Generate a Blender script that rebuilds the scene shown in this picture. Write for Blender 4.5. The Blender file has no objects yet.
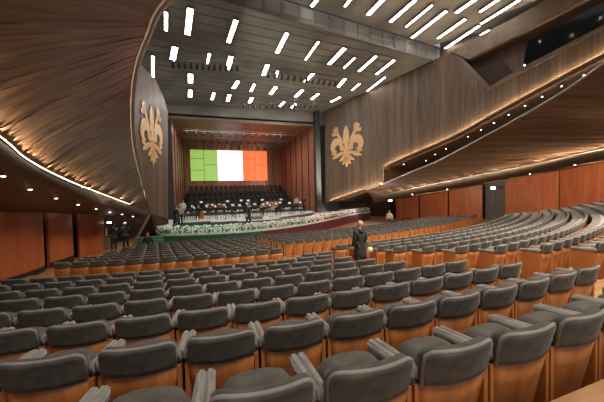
import bpy, bmesh, math, random
from mathutils import Vector, Matrix, Euler
random.seed(7)
SC = bpy.context.scene
COL = SC.collection
PI = math.pi

# ------------------------------------------------------------ camera
cam = bpy.data.cameras.new('camera'); co = bpy.data.objects.new('camera', cam); COL.objects.link(co)
_R, _U, _F = [Vector(v) for v in [(93.858, -34.431, -2.267), (3.326, 2.487, 99.914), (34.345, 93.853, -3.479)]]
_R.normalize(); _U.normalize(); _F.normalize()
co.matrix_world = Matrix(((_R.x, _U.x, -_F.x, 0), (_R.y, _U.y, -_F.y, 0), (_R.z, _U.z, -_F.z, 0), (0, 0, 0, 1)))
cam.sensor_width = 36; cam.lens = 36*293/604.0; cam.clip_start = .05; cam.clip_end = 200
SC.camera = co
# ------------------------------------------------------------ world, exposure
w = bpy.data.worlds.new('world'); SC.world = w; w.use_nodes = True
w.node_tree.nodes['Background'].inputs[0].default_value = (.95, .93, .9, 1)
w.node_tree.nodes['Background'].inputs[1].default_value = WORLD_STRENGTH = .36
SC.view_settings.view_transform = 'Standard'; SC.view_settings.look = 'None'
SC.view_settings.gamma = 1; SC.view_settings.use_curve_mapping = False
SC.view_settings.exposure = 0.0
SC.cycles.max_bounces = 6; SC.cycles.sample_clamp_indirect = 4

def spot(name, loc, tgt, power, col, size=40, blend=.5, rad=.15):
    l = bpy.data.lights.new(name, 'SPOT'); l.energy = power; l.color = col
    l.spot_size = math.radians(size); l.spot_blend = blend; l.shadow_soft_size = rad
    o = bpy.data.objects.new(name, l); COL.objects.link(o); o.location = loc
    o.rotation_euler = (Vector(tgt)-Vector(loc)).to_track_quat('-Z', 'Y').to_euler()
    return o
def area(name, loc, tgt, power, col, sx, sy, spread=180):
    l = bpy.data.lights.new(name, 'AREA'); l.energy = power; l.color = col
    l.shape = 'RECTANGLE'; l.size = sx; l.size_y = sy; l.spread = math.radians(spread)
    o = bpy.data.objects.new(name, l); COL.objects.link(o); o.location = loc
    o.rotation_euler = (Vector(tgt)-Vector(loc)).to_track_quat('-Z', 'Y').to_euler()
    return o
WARM = (1, .82, .62)
# unseen area lights added above and behind the seats to brighten the stalls
area('unseen_fill_light', (4, -2.5, 9.5), (6, 6, -2), 540, (1, .88, .74), 8, 4, 110)
area('unseen_fill_light', (15, 2.0, 11), (14, 8, -2), 2600, (1, .84, .66), 6, 4, 110)
# stage floods hung in the shell, and the green and red washes on the apron
area('stage_flood', (5, 35.5, 7.2), (5, 33, -2.7), 500, (1, .95, .9), 12, .6)
area('stage_flood', (5, 31.0, 9.0), (6, 26, -2.7), 420, (1, .97, .94), 10, .5)
spot('green_wash', (3.5, 17.0, 10.2), (.2, 22.2, -3), 1700, (.06, 1, .45), 30)
spot('red_wash', (11, 18.0, 10.0), (12.5, 26.0, -3), 2600, (1, .08, .12), 40)

# ------------------------------------------------------------ materials
def new_mat(name):
    m = bpy.data.materials.new(name); m.use_nodes = True
    return m, m.node_tree, m.node_tree.nodes['Principled BSDF']
def plain(name, col, rough=.6, metal=0, spec=.5, noise=0, scale=30, sheen=0):
    m, t, b = new_mat(name)
    b.inputs['Roughness'].default_value = rough; b.inputs['Metallic'].default_value = metal
    b.inputs['Specular IOR Level'].default_value = spec
    if sheen:
        b.inputs['Sheen Weight'].default_value = sheen; b.inputs['Sheen Roughness'].default_value = .4
    if noise:
        n = t.nodes.new('ShaderNodeTexNoise'); n.inputs['Scale'].default_value = scale
        tc = t.nodes.new('ShaderNodeTexCoord'); t.links.new(tc.outputs['Object'], n.inputs['Vector'])
        r = t.nodes.new('ShaderNodeValToRGB')
        r.color_ramp.elements[0].color = (*[c*(1-noise) for c in col], 1); r.color_ramp.elements[1].color = (*[min(1, c*(1+noise)) for c in col], 1)
        r.color_ramp.elements[0].position = .3; r.color_ramp.elements[1].position = .7
        t.links.new(n.outputs['Fac'], r.inputs['Fac']); t.links.new(r.outputs['Color'], b.inputs['Base Color'])
    else: b.inputs['Base Color'].default_value = (*col, 1)
    return m
def emit(name, col, s):
    m, t, b = new_mat(name); b.inputs['Base Color'].default_value = (*col, 1)
    b.inputs['Emission Color'].default_value = (*col, 1); b.inputs['Emission Strength'].default_value = s
    return m
def wood(name, a, b2, scale=(6, 6, .6), rough=.4, boards=0, bump=0, uv=False, detail=4, board_dark=.75):
    """grain noise stretched by scale; boards = board width in metres along local x"""
    m, t, b = new_mat(name); N = t.nodes; L = t.links
    tc = N.new('ShaderNodeTexCoord'); mp = N.new('ShaderNodeMapping'); mp.inputs['Scale'].default_value = scale
    L.new(tc.outputs['UV' if uv else 'Object'], mp.inputs['Vector'])
    n = N.new('ShaderNodeTexNoise'); n.inputs['Scale'].default_value = 1; n.inputs['Detail'].default_value = detail
    L.new(mp.outputs[0], n.inputs['Vector'])
    r = N.new('ShaderNodeValToRGB'); r.color_ramp.elements[0].position = .32; r.color_ramp.elements[1].position = .7
    r.color_ramp.elements[0].color = (*a, 1); r.color_ramp.elements[1].color = (*b2, 1)
    L.new(n.outputs['Fac'], r.inputs['Fac']); out = r.outputs['Color']
    if boards:
        sx = N.new('ShaderNodeSeparateXYZ'); L.new(tc.outputs['UV' if uv else 'Object'], sx.inputs[0])
        dv = N.new('ShaderNodeMath'); dv.operation = 'DIVIDE'; dv.inputs[1].default_value = boards; L.new(sx.outputs[0], dv.inputs[0])
        fl = N.new('ShaderNodeMath'); fl.operation = 'FLOOR'; L.new(dv.outputs[0], fl.inputs[0])
        wn = N.new('ShaderNodeTexWhiteNoise'); wn.noise_dimensions = '1D'; L.new(fl.outputs[0], wn.inputs['W'])
        mr = N.new('ShaderNodeMapRange'); mr.inputs['To Min'].default_value = board_dark; mr.inputs['To Max'].default_value = 1.15
        L.new(wn.outputs['Value'], mr.inputs['Value'])
        mx = N.new('ShaderNodeMix'); mx.data_type = 'RGBA'; mx.blend_type = 'MULTIPLY'; mx.inputs['Factor'].default_value = 1
        L.new(out, mx.inputs[6]); L.new(mr.outputs[0], mx.inputs[7]); out = mx.outputs[2]
    L.new(out, b.inputs['Base Color']); b.inputs['Roughness'].default_value = rough
    if bump:
        bp = N.new('ShaderNodeBump'); bp.inputs['Strength'].default_value = 1; bp.inputs['Distance'].default_value = bump
        L.new(n.outputs['Fac'], bp.inputs['Height']); L.new(bp.outputs[0], b.inputs['Normal'])
    return m
M = dict(
    velour=plain('grey_velour', (.103, .095, .086), .9, noise=.3, scale=9, sheen=.12, spec=.15),
    velour_light=plain('pale_grey_velour', (.27, .258, .24), .85, noise=.15, scale=9, sheen=.3, spec=.2),  # paler grey for armrests and top edges
    shell=wood('cherry_veneer', (.37, .125, .036), (.54, .21, .062), (14, 3, 1.2), .36),
    edge=plain('pale_edge', (.55, .38, .24), .5),
    floor=wood('parquet', (.27, .14, .06), (.44, .25, .115), (1.2, 10, 4), .4),
    redwall=wood('red_cherry_wall', (.34, .09, .032), (.48, .14, .05), (3, 3, .5), .42),
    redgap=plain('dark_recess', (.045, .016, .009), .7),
    greyoak=wood('smoked_oak', (.095, .060, .037), (.20, .130, .083), (7, 7, .35), .5, boards=.42, board_dark=.7),
    beam=wood('smoked_oak_beam', (.13, .088, .06), (.20, .138, .095), (2, 9, 2), .5),
    sail=wood('dark_oak_sail', (.07, .036, .019), (.16, .08, .04), (9, .5, 1), .3, uv=True, detail=5, boards=.26, board_dark=.7),
    fascia=plain('dark_oak_fascia', (.10, .065, .042), .45, noise=.2, scale=2),
    soffit=plain('brown_soffit', (.13, .07, .038), .5, noise=.15, scale=1.5),
    ceil=plain('ceiling_grey', (.23, .222, .206), .8, noise=.3, scale=.35),
    ceil_rear=plain('rear_ceiling_grey', (.40, .385, .355), .8, noise=.3, scale=.3),
    steel=plain('dark_steel', (.05, .05, .048), .5, .4),
    steelg=plain('grey_steel', (.17, .16, .145), .5, .3),
    black=plain('black', (.012, .012, .013), .6),
    lamp=emit('lamp_white', (1, .95, .87), 18),
    dl=emit('downlight_white', (1, .93, .82), 14),
    cove=emit('cove_strip', (1, .82, .56), 110),
    cove_soft=emit('cove_strip_soft', (1, .80, .52), 5),
    gold=plain('projected_lily_gold', (.80, .47, .20), .4, noise=.12, scale=3),  # base colour carries the projected gold light of the lilies
    shellwood=wood('stage_shell_wood', (.23, .085, .04), (.36, .14, .07), (5, 5, .5), .45, boards=1.3, board_dark=.8),
    stage=plain('stage_floor', (.62, .62, .60), .5, noise=.12, scale=2),
    riser=plain('riser_front', (.05, .085, .06), .6),
    choir=plain('choir_tier', (.02, .016, .014), .7),
    fascia_stage=plain('stage_front_cloth', (.16, .14, .13), .8),
    glassdark=plain('dark_glass', (.03, .034, .032), .15, spec=.6),
    white=plain('white_paper', (.8, .8, .78), .6),
    green=plain('leaf_green', (.06, .2, .05), .6),
    skin=plain('skin', (.55, .33, .23), .5), coat=plain('black_coat', (.015, .016, .02), .7), hair_g=plain('grey_hair', (.5, .48, .45), .7),
    hair_b=plain('brown_hair', (.06, .035, .02), .7), shirt=plain('white_shirt', (.7, .7, .7), .7), jeans=plain('dark_trousers', (.03, .035, .05), .8),
    cello=plain('cello_varnish', (.5, .13, .03), .25), grill=plain('grille_dark', (.06, .045, .035), .5),
    beige=plain('beige_cloth', (.5, .42, .32), .8), teal=plain('green_cloth', (.05, .16, .12), .8),
)
for i, (n, c) in enumerate((('projected_green', (.30, .50, .11)), ('projected_white', (.86, .85, .97)), ('projected_red', (.95, .13, .035)))):
    M[n] = emit(n, c, (.85, 1.25, .95)[i])  # emission stands in for projector light on the wall panels

# ------------------------------------------------------------ helpers
def tag(o, label=None, cat=None, group=None, kind=None):
    if label: o['label'] = label
    if cat: o['category'] = cat
    if group: o['group'] = group
    if kind: o['kind'] = kind
    return o
def link(name, me, parent=None, mats=()):
    o = bpy.data.objects.new(name, me); COL.objects.link(o)
    for m in mats: me.materials.append(m)
    if parent: o.parent = parent
    return o
def from_bm(name, bm, mat, parent=None, smooth=False):
    bmesh.ops.recalc_face_normals(bm, faces=bm.faces)
    me = bpy.data.meshes.new(name); bm.to_mesh(me); bm.free()
    if smooth:
        for p in me.polygons: p.use_smooth = True
    return link(name, me, parent, mat if isinstance(mat, (list, tuple)) else [mat])
def empty(name, loc=(0, 0, 0), rz=0, **k):
    o = bpy.data.objects.new(name, None); COL.objects.link(o); o.location = loc; o.rotation_euler = (0, 0, rz); o.empty_display_size = .2
    return tag(o, **k)
def box(bm, c, s, rz=0, mi=0, mat4=None):
    vs = []
    for x in (-.5, .5):
        for y in (-.5, .5):
            for z in (-.5, .5):
                v = Vector((x*s[0], y*s[1], z*s[2]))
                if rz: v.rotate(Euler((0, 0, rz)))
                v += Vector(c)
                vs.append(bm.verts.new(mat4 @ v if mat4 else v))
    for f in ((0, 1, 3, 2), (4, 6, 7, 5), (0, 4, 5, 1), (2, 3, 7, 6), (0, 2, 6, 4), (1, 5, 7, 3)):
        bm.faces.new([vs[i] for i in f]).material_index = mi
def tube(bm, a, b, r, n=8, r2=None):
    a = Vector(a); b = Vector(b); d = (b-a).normalized(); r2 = r if r2 is None else r2
    u = d.orthogonal().normalized(); v = d.cross(u)
    A = [bm.verts.new(a+(u*math.cos(2*PI*i/n)+v*math.sin(2*PI*i/n))*r) for i in range(n)]
    B = [bm.verts.new(b+(u*math.cos(2*PI*i/n)+v*math.sin(2*PI*i/n))*r2) for i in range(n)]
    for i in range(n): bm.faces.new((A[i], A[(i+1) % n], B[(i+1) % n], B[i]))
    bm.faces.new(A[::-1]); bm.faces.new(B)
def sweep(bm, P, r, n=6):
    P = [Vector(p) for p in P]; P = [p for i, p in enumerate(P) if i == 0 or (p-P[i-1]).length > 1e-4]; rings = []; u = None
    for i, p in enumerate(P):
        d = (P[min(i+1, len(P)-1)]-P[max(i-1, 0)]).normalized()
        u = d.orthogonal().normalized() if u is None else (u-d*u.dot(d)).normalized()
        v = d.cross(u); rings.append([bm.verts.new(p+(u*math.cos(2*PI*k/n)+v*math.sin(2*PI*k/n))*r) for k in range(n)])
    for a, b in zip(rings, rings[1:]):
        for k in range(n): bm.faces.new((a[k], a[(k+1) % n], b[(k+1) % n], b[k]))
    bm.faces.new(rings[0][::-1]); bm.faces.new(rings[-1])
def blob(bm, c, s, seg=10, rz=0):
    m = Matrix.Translation(c) @ Matrix.Rotation(rz, 4, 'Z') @ Matrix.Diagonal((*s, 1))
    bmesh.ops.create_uvsphere(bm, u_segments=seg, v_segments=max(4, seg*2//3), radius=1, matrix=m)
def bevel(bm, w, seg=2):
    bmesh.ops.bevel(bm, geom=list(bm.edges), offset=w, segments=seg, affect='EDGES', clamp_overlap=True)
def prism(bm, pts, d):
    """closed ngon pts extruded by vector d"""
    a = [bm.verts.new(p) for p in pts]; b = [bm.verts.new(Vector(p)+Vector(d)) for p in pts]; n = len(pts)
    bm.faces.new(a); bm.faces.new(b[::-1])
    for i in range(n): bm.faces.new((a[i], b[i], b[(i+1) % n], a[(i+1) % n]))
def uvprism(name, org, u, nrm, poly, off0, off1, mat, parent=None):
    """slab in a vertical plane; object local x = along the plane, y = its normal, z = up"""
    bm = bmesh.new(); prism(bm, [(p[0], off0, p[1]) for p in poly], (0, off1-off0, 0))
    o = from_bm(name, bm, mat, parent)
    o.matrix_world = Matrix(((u[0], nrm[0], 0, org[0]), (u[1], nrm[1], 0, org[1]), (0, 0, 1, 0), (0, 0, 0, 1)))
    return o
def plank_sheet(name, A, B, SA, SB, mat, thick, bulge, nt, pw, seed):
    """the same lofted slab laid with separate slightly warped boards that run across it"""
    rn = random.Random(seed); bm = bmesh.new(); uvl = bm.loops.layers.uv.new('UVMap')
    L = [0]
    for i in range(1, len(SA)): L.append(L[-1]+((SA[i]-SA[i-1]).length+(SB[i]-SB[i-1]).length)/2)
    def at(s):
        i = max(j for j in range(len(L)-1) if L[j] <= s+1e-9); t = min(1, (s-L[i])/(L[i+1]-L[i])); return SA[i].lerp(SA[i+1], t), SB[i].lerp(SB[i+1], t)
    n = max(4, int(L[-1]/pw)); 
    for k in range(n):
        s0, s1 = L[-1]*k/n, L[-1]*(k+1)/n; c = []; ph = rn.random()*6.3; am = rn.uniform(.1, 1)**2*.011; fr = rn.uniform(.8, 1.6); bm_ = rn.uniform(-1, 1)**3*.07; ph2 = rn.random()*6.3
        for s_ in (s0, s1):
            a, b = at(s_); a2, b2 = at(min(L[-1], s_+.1)); a1, b1 = at(max(0, s_-.1)); nr = ((a2-a1)+(b2-b1)).cross(b-a); nr.normalize()
            if nr.dot(Vector((5, a.y, -3))-a) > 0: nr = -nr
            W_ = (b-a).length
            c.append([(a.lerp(b, j/nt)+nr*(bulge*4*(j/nt)*(1-j/nt)*W_+am*(math.sin(ph+fr*W_*j/nt)+.3*math.sin(ph2+2.3*fr*W_*j/nt))*min(1, W_/2)+bm_*math.exp(-W_*j/nt/1.1)*math.sin(2.6*W_*j/nt)*min(1, W_/2)), nr, (s_, W_*j/nt)) for j in range(nt+1)])
        V0 = [[bm.verts.new(p) for p, _, _ in r] for r in c]; V1 = [[bm.verts.new(p+q*thick) for p, q, _ in r] for r in c]
        for j in range(nt):
            for V, fl in ((V0, 0), (V1, 1)):
                idx = [(0, j), (1, j), (1, j+1), (0, j+1)]
                if fl: idx = idx[::-1]
                f_ = bm.faces.new([V[a_][b_] for a_, b_ in idx])
                for l, (a_, b_) in zip(f_.loops, idx): l[uvl].uv = c[a_][b_][2]
            bm.faces.new((V0[0][j], V0[0][j+1], V1[0][j+1], V1[0][j])); bm.faces.new((V0[1][j], V1[1][j], V1[1][j+1], V0[1][j+1]))
        bm.faces.new((V0[0][0], V1[0][0], V1[1][0], V0[1][0])); bm.faces.new((V0[0][nt], V0[1][nt], V1[1][nt], V1[0][nt]))
    me = bpy.data.meshes.new(name); bmesh.ops.recalc_face_normals(bm, faces=bm.faces); bm.to_mesh(me); bm.free()
    o = link(name, me, None, [mat]); o['kind'] = 'structure'; return o
def sheet(name, rows, mat, thick=.06, parent=None, bulge=0, nt=12, smooth=True, kind='structure', sub=4, planks=0, seed=1):
    """lofted slab between two polylines rows[0], rows[1]; UV = metres along, metres across"""
    A = [Vector(p) for p in rows[0]]; B = [Vector(p) for p in rows[1]]
    def cr(P, i, t):
        p0 = P[max(i-1, 0)]; p1 = P[i]; p2 = P[i+1]; p3 = P[min(i+2, len(P)-1)]
        return .5*((2*p1)+(p2-p0)*t+(2*p0-5*p1+4*p2-p3)*t*t+(3*p1-p0-3*p2+p3)*t**3)
    SA, SB = [A[0]], [B[0]]
    for i in range(len(A)-1):
        for k in range(1, sub+1): SA.append(cr(A, i, k/sub)); SB.append(cr(B, i, k/sub))
    n = len(SA); G = []; s = 0; Ls = [0]
    for i in range(1, n): s += ((SA[i]-SA[i-1]).length+(SB[i]-SB[i-1]).length)/2; Ls.append(s)
    top = []
    for i in range(n):
        a, b = SA[i], SB[i]; tg = (SA[min(i+1, n-1)]-SA[max(i-1, 0)])+(SB[min(i+1, n-1)]-SB[max(i-1, 0)])
        nr = tg.cross(b-a); nr = nr.normalized() if nr.length > 1e-6 else Vector((0, 0, 1))
        if nr.z < 0: nr = -nr
        top.append([(a.lerp(b, j/nt)+nr*bulge*4*(j/nt)*(1-j/nt)*(b-a).length, nr, (Ls[i], (b-a).length*j/nt)) for j in range(nt+1)])
    if planks:
        return plank_sheet(name, A, B, SA, SB, mat, thick, bulge, nt, planks, seed)
    bm = bmesh.new(); uvl = bm.loops.layers.uv.new('UVMap')
    V0 = [[bm.verts.new(p) for p, _, _ in r] for r in top]; V1 = [[bm.verts.new(p+nn*thick) for p, nn, _ in r] for r in top]
    def q(V, i, j, flip):
        idx = [(i, j), (i+1, j), (i+1, j+1), (i, j+1)]
        if flip: idx = idx[::-1]
        f_ = bm.faces.new([V[a][b] for a, b in idx])
        for l, (a, b) in zip(f_.loops, idx): l[uvl].uv = top[a][b][2]
    for i in range(n-1):
        for j in range(nt): q(V0, i, j, False); q(V1, i, j, True)
    for i in range(n-1):
        bm.faces.new((V0[i][0], V1[i][0], V1[i+1][0], V0[i+1][0])); bm.faces.new((V0[i][nt], V0[i+1][nt], V1[i+1][nt], V1[i][nt]))
    for j in range(nt):
        bm.faces.new((V0[0][j], V0[0][j+1], V1[0][j+1], V1[0][j])); bm.faces.new((V0[-1][j], V1[-1][j], V1[-1][j+1], V0[-1][j+1]))
    o = from_bm(name, bm, mat, parent, smooth)
    if kind and not parent: o['kind'] = kind
    return o
def path_tube(name, pts, r, mat, sub=6, parent=None, n=6):
    P = [Vector(p) for p in pts]; bm = bmesh.new(); Q = [P[0]]
    for i in range(len(P)-1):
        p0 = P[max(i-1, 0)]; p1 = P[i]; p2 = P[i+1]; p3 = P[min(i+2, len(P)-1)]
        for k in range(1, sub+1):
            t = k/sub; Q.append(.5*((2*p1)+(p2-p0)*t+(2*p0-5*p1+4*p2-p3)*t*t+(3*p1-p0-3*p2+p3)*t**3))
    sweep(bm, Q, r, n)
    return from_bm(name, bm, mat, parent)
def struct(o): o['kind'] = 'structure'; return o

words = ['first', 'second', 'third', 'fourth', 'fifth', 'sixth', 'seventh', 'eighth', 'ninth', 'tenth', 'eleventh', 'twelfth', 'thirteenth', 'fourteenth', 'fifteenth', 'sixteenth', 'seventeenth', 'eighteenth', 'nineteenth', 'twentieth']
def nth(i):
    if i < 20: return words[i]
    T = ['twenty', 'thirty', 'forty', 'fifty', 'sixty', 'seventy', 'eighty', 'ninety']; t, u = divmod(i+1, 10)
    return (T[t-2][:-1]+'ieth') if u == 0 else T[t-2]+'-'+words[u-1]
# ------------------------------------------------------------ rake of the stalls
PITCH = .557
def Xc(Y0): return 2.5+max(0, min(1.5, (Y0-2)*.15))
def Rr(Y0): return 27+max(-3, .8*(Y0-2))
def rowY(X, Y0): return Y0+(X-Xc(Y0))**2/(2*Rr(Y0))
def slope(X, Y0): return (X-Xc(Y0))/Rr(Y0)
def drop(Y0): s = Y0-2.1; return 1.045+.165*s-.0035*s*s
def zfl(Y0): return -(drop(Y0)+.85)
def fz(x, y):
    best = steps_[0]
    for Y0 in steps_:
        if rowY(x, Y0-.06) <= y: best = Y0
    return zfl(best) if best > 1 else -1.34
steps_ = [2.1+.9*n for n in range(-6, 19)]
rear_rows = [2.1+.9*n for n in range(-3, 10)]
front_rows = [11.1+.9*k for k in range(0, 9)]
bm = bmesh.new()
steps = [2.1+.9*n for n in range(-6, 19)]
xs = [-10+1.2*i for i in range(33)]
prev = None
for Y0 in steps:
    z = zfl(Y0) if Y0 > 1 else -1.34
    a = [bm.verts.new((x, rowY(x, Y0-.06), z)) for x in xs]; b = [bm.verts.new((x, rowY(x, Y0+.84), z)) for x in xs]
    if prev:
        for i in range(len(xs)-1): bm.faces.new((prev[i], prev[i+1], a[i+1], a[i]))
    for i in range(len(xs)-1): bm.faces.new((a[i], a[i+1], b[i+1], b[i]))
    prev = b
c = [bm.verts.new((x, 40, zfl(steps[-1]))) for x in xs]
for i in range(len(xs)-1): bm.faces.new((prev[i], prev[i+1], c[i+1], c[i]))
struct(from_bm('floor', bm, M['floor']))

# ------------------------------------------------------------ left: under-balcony wall panels
LW = [(-6.96, 14.156, -3.014), (-6.431, 16.302, -3.123), (-6.684, 17.459, -3.171), (-6.369, 19.469, -3.316), (-6.428, 20.552, -3.412), (-5.688, 22.618, -3.621), (-5.679, 24.316, -3.716), (-3.993, 30.074, -4.213)]
LT = [(-6.877, 14.217, -0.538), (-6.351, 16.362, -0.737), (-6.606, 17.517, -0.813), (-6.292, 19.527, -0.996), (-6.35, 20.61, -1.083), (-5.61, 22.675, -1.305), (-5.603, 24.372, -1.446), (-3.929, 30.122, -2.279)]
def wall_seg(name, a, b, zt0, zt1, mat, zb=-5, out=1, bow=.0, th=.12, n=8):
    a = Vector((a[0], a[1], 0)); b = Vector((b[0], b[1], 0)); d = (b-a); nn = Vector((-d.y, d.x, 0)).normalized()*out
    bm = bmesh.new(); P = []
    for i in range(n+1):
        t = i/n; p = a.lerp(b, t)-nn*bow*4*t*(1-t); zt = zt0+(zt1-zt0)*t
        P.append([bm.verts.new((q.x, q.y, z)) for q, z in ((p, zb), (p, zt), (p+nn*th, zt), (p+nn*th, zb))])
    for i in range(n):
        for j in range(4): bm.faces.new((P[i][j], P[i+1][j], P[i+1][(j+1) % 4], P[i][(j+1) % 4]))
    bm.faces.new(P[0]); bm.faces.new(P[-1][::-1])
    return struct(from_bm(name, bm, mat))
p0 = (LW[0][0]-.6, LW[0][1]-6); p00 = (LW[0][0]+.4, -6)
wall_seg('wall_left', p0, LW[0], LT[0][2]+1, LT[0][2]+.02, M['redwall'], bow=.3)
wall_seg('wall_left', p00, p0, LT[0][2]+2.4, LT[0][2]+1, M['redwall'], bow=.0)
wall_seg('wall_left', LW[0], LW[1], LT[0][2]+.1, LT[1][2]+.1, M['redwall'], bow=.12)
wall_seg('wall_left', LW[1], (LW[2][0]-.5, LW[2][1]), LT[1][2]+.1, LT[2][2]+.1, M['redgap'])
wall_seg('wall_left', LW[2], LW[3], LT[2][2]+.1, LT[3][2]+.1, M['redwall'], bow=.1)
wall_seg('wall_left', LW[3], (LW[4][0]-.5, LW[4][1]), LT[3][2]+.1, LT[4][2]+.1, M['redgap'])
wall_seg('wall_left', LW[4], LW[5], LT[4][2]+.1, LT[5][2]+.1, M['redwall'], bow=.08)
wall_seg('wall_left', (LW[6][0]-.6, LW[6][1]+1.2), (LW[7][0], LW[7][1]+2), LT[6][2]+.3, .5, M['redgap'])
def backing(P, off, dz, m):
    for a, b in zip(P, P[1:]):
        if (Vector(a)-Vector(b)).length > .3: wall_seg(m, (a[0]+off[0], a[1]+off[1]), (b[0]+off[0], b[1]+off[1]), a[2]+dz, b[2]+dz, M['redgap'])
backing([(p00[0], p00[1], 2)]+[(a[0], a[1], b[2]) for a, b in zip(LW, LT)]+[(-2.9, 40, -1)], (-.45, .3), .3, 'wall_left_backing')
wall_seg('baseboard_left', p0, LW[0], -3.08, -3.08, M['black'], zb=-3.6, out=1, th=.03, bow=.34)
wall_seg('baseboard_left', LW[0], LW[1], -3.1, -3.1, M['black'], zb=-3.7, out=1, th=.03, bow=.16)
wall_seg('baseboard_left', LW[2], LW[3], -3.2, -3.25, M['black'], zb=-3.8, out=1, th=.03, bow=.14)
# ------------------------------------------------------------ left balcony: sail, fascia, soffit
SL = [(-2.914, 22.013, -1.191), (-4.174, 15.491, 0.156), (-4.377, 12.494, 0.636), (-4.26, 10.013, 0.999), (-4.134, 8.701, 1.317), (-4.1, 6.5, 1.95), (-3.6, 3, 2.9), (-2.5, -1, 4)]
SE = [(-2.904, 22.223, -1.17), (-2.761, 17.578, 1.402), (-2.52, 14.868, 2.556), (-2.199, 13.088, 3.681), (-1.781, 11.576, 4.394), (-1.193, 10.101, 4.896), (-0.573, 8.822, 5.251), (1.8, 6, 6.4)]
sheet('balcony_sail', (SL, SE), M['sail'], .05, bulge=.008, nt=34, sub=8, planks=.09, seed=4)
path_tube('balcony_rim', SE, .045, M['beam'])['kind'] = 'structure'
rimo = [tuple(Vector(p)+Vector((.10, .25, .02))) for p in SE]
sheet('balcony_rim_cap', (SE, rimo), M['beam'], .05, nt=1)
SF = [(-3.097, 21.962, -1.481), (-4.157, 15.362, -0.288), (-4.344, 12.364, 0.354), (-4.242, 9.943, 0.725), (-4.116, 8.626, 0.91), (-4.15, 6.4, 1.5), (-3.7, 2.9, 2.4), (-2.6, -1.1, 3.5)]
sheet('balcony_fascia', (SL, SF), M['fascia'], .05, nt=1)
SWT = [(-3.929, 30.122, -2.279), (-5.605, 22.886, -1.32), (-6.31, 20.171, -1.055), (-6.413, 16.809, -0.762), (-6.877, 14.217, -0.538), (-9.2, 7.5, 0.45), (-9.2, 3, 1.2), (-9, -1, 2)]
sheet('balcony_soffit', (SF, SWT), M['soffit'], .05, nt=4)
# glowing cove strip along the foot of the sail
cv = [Vector(a).lerp(Vector(b), .008)+Vector((.0, .0, .0)) for a, b in zip(SL, SE)]
def dense(P, sub=6):
    P = [Vector(p) for p in P]; Q = [P[0]]
    for i in range(len(P)-1):
        p0 = P[max(i-1, 0)]; p1 = P[i]; p2 = P[i+1]; p3 = P[min(i+2, len(P)-1)]
        for k in range(1, sub+1):
            t = k/sub; Q.append(.5*((2*p1)+(p2-p0)*t+(2*p0-5*p1+4*p2-p3)*t*t+(3*p1-p0-3*p2+p3)*t**3))
    return Q
DL, DE = dense(SL)[1:], dense(SE)[1:]
def inward(SA, SB, i):
    a0, b0 = Vector(SA[max(0, i-1)]), Vector(SB[max(0, i-1)]); a1, b1 = Vector(SA[min(len(SA)-1, i+1)]), Vector(SB[min(len(SB)-1, i+1)])
    a, b = Vector(SA[i]), Vector(SB[i]); n = ((a1-a0)+(b1-b0)*.2).cross(b-a).normalized()
    return n if n.dot(Vector((5, a.y, -3))-a) > 0 else -n
def cove_line(SA, SB, n, gap, lipw, r, inset):
    out, lo, li = [], [], []
    for i in range(n):
        a = Vector(SA[i]); b = Vector(SB[i]); d = (b-a).normalized(); dn = inward(SA, SB, i)
        out.append(tuple(a+d*inset+dn*gap*.45)); lo.append(tuple(a-d*.02+dn*gap)); li.append(tuple(a+d*lipw+dn*gap))
    return out, lo, li
def upstand(li, SA, SB, h):
    r = []
    for i, p in enumerate(li):
        dn = inward(SA, SB, i); r.append(tuple(Vector(p)-dn*h))
    return r
o1, l1, l2 = cove_line(DL, DE, 41, .10, .03, .02, .06)
cove_l = path_tube('cove_light', o1[2:], .011, M['cove_soft'], sub=1)
sheet('balcony_cove_lip', (l1, l2), M['fascia'], .015, nt=1)
tag(cove_l, 'thin warm light strip glowing along the foot of the left curved wood balcony', 'light strip')

def cove_lamps(SA, SB, idx, side, power, grp):
    # small lamps standing in the cove trough, each throwing a narrow beam up the boards
    for k, i in enumerate(idx):
        a = Vector(SA[i]); b = Vector(SB[i]); d = (b-a).normalized(); dn = inward(SA, SB, i)
        p = a+d*.03+dn*.065
        l = bpy.data.lights.new('cove_lamp_beam', 'SPOT'); l.energy = power; l.color = (1, .92, .76); l.spot_size = math.radians(55); l.spot_blend = .9; l.shadow_soft_size = .006
        o = bpy.data.objects.new('cove_lamp_beam', l); COL.objects.link(o); o.location = p
        o.rotation_euler = (d*1.0-dn*.12).to_track_quat('-Z', 'Y').to_euler()
cove_lamps(DL, DE, range(2, 40), 'left', 230.0, 'lamps in the left cove')
# ------------------------------------------------------------ left lily wall
def VF(V): return V
VLo, VLu, VLn = [(-2.959, 24.686, 0.0), (0.342, 0.94, 0.0), (-0.94, 0.342, 0.0)]
poly = [(2.342, -2.108), (3.114, 6.983), (2.299, 8.073), (1.206, 8.967), (-0.266, 9.145), (-2.478, 9.548), (-5.221, 8.81), (-5.821, 4.713), (-4.78, 2.661), (-3.747, 0.933), (-1.795, -0.384), (-0.246, -1.52)]
struct(uvprism('wall_left', VLo, VLu, VLn, poly, 0, .25, M['greyoak']))
# ------------------------------------------------------------ right lily wall with its step and opening
VRo, VRu, VRn = [(16.297, 29.38, 0.0), (0.342, -0.94, 0.0), (0.94, 0.342, 0.0)]
poly = [(-3.375, 9.934), (-2.051, 9.631), (8.403, 10.897), (9.864, 11.005), (11.523, 11.068), (14.123, 7.283), (16.45, 8.22), (20.165, 9.387), (25.184, 10.87), (25.2, 9.961), (20.18, 7.714), (17.995, 6.868), (14.966, 5.637), (11.412, 4.176), (6.604, 2.779), (4.695, 2.159), (4.671, 0.601), (-2.838, -1.368), (-3.701, -1.564)]
struct(uvprism('wall_right', VRo, VRu, VRn, poly, 0, .3, M['greyoak']))
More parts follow.
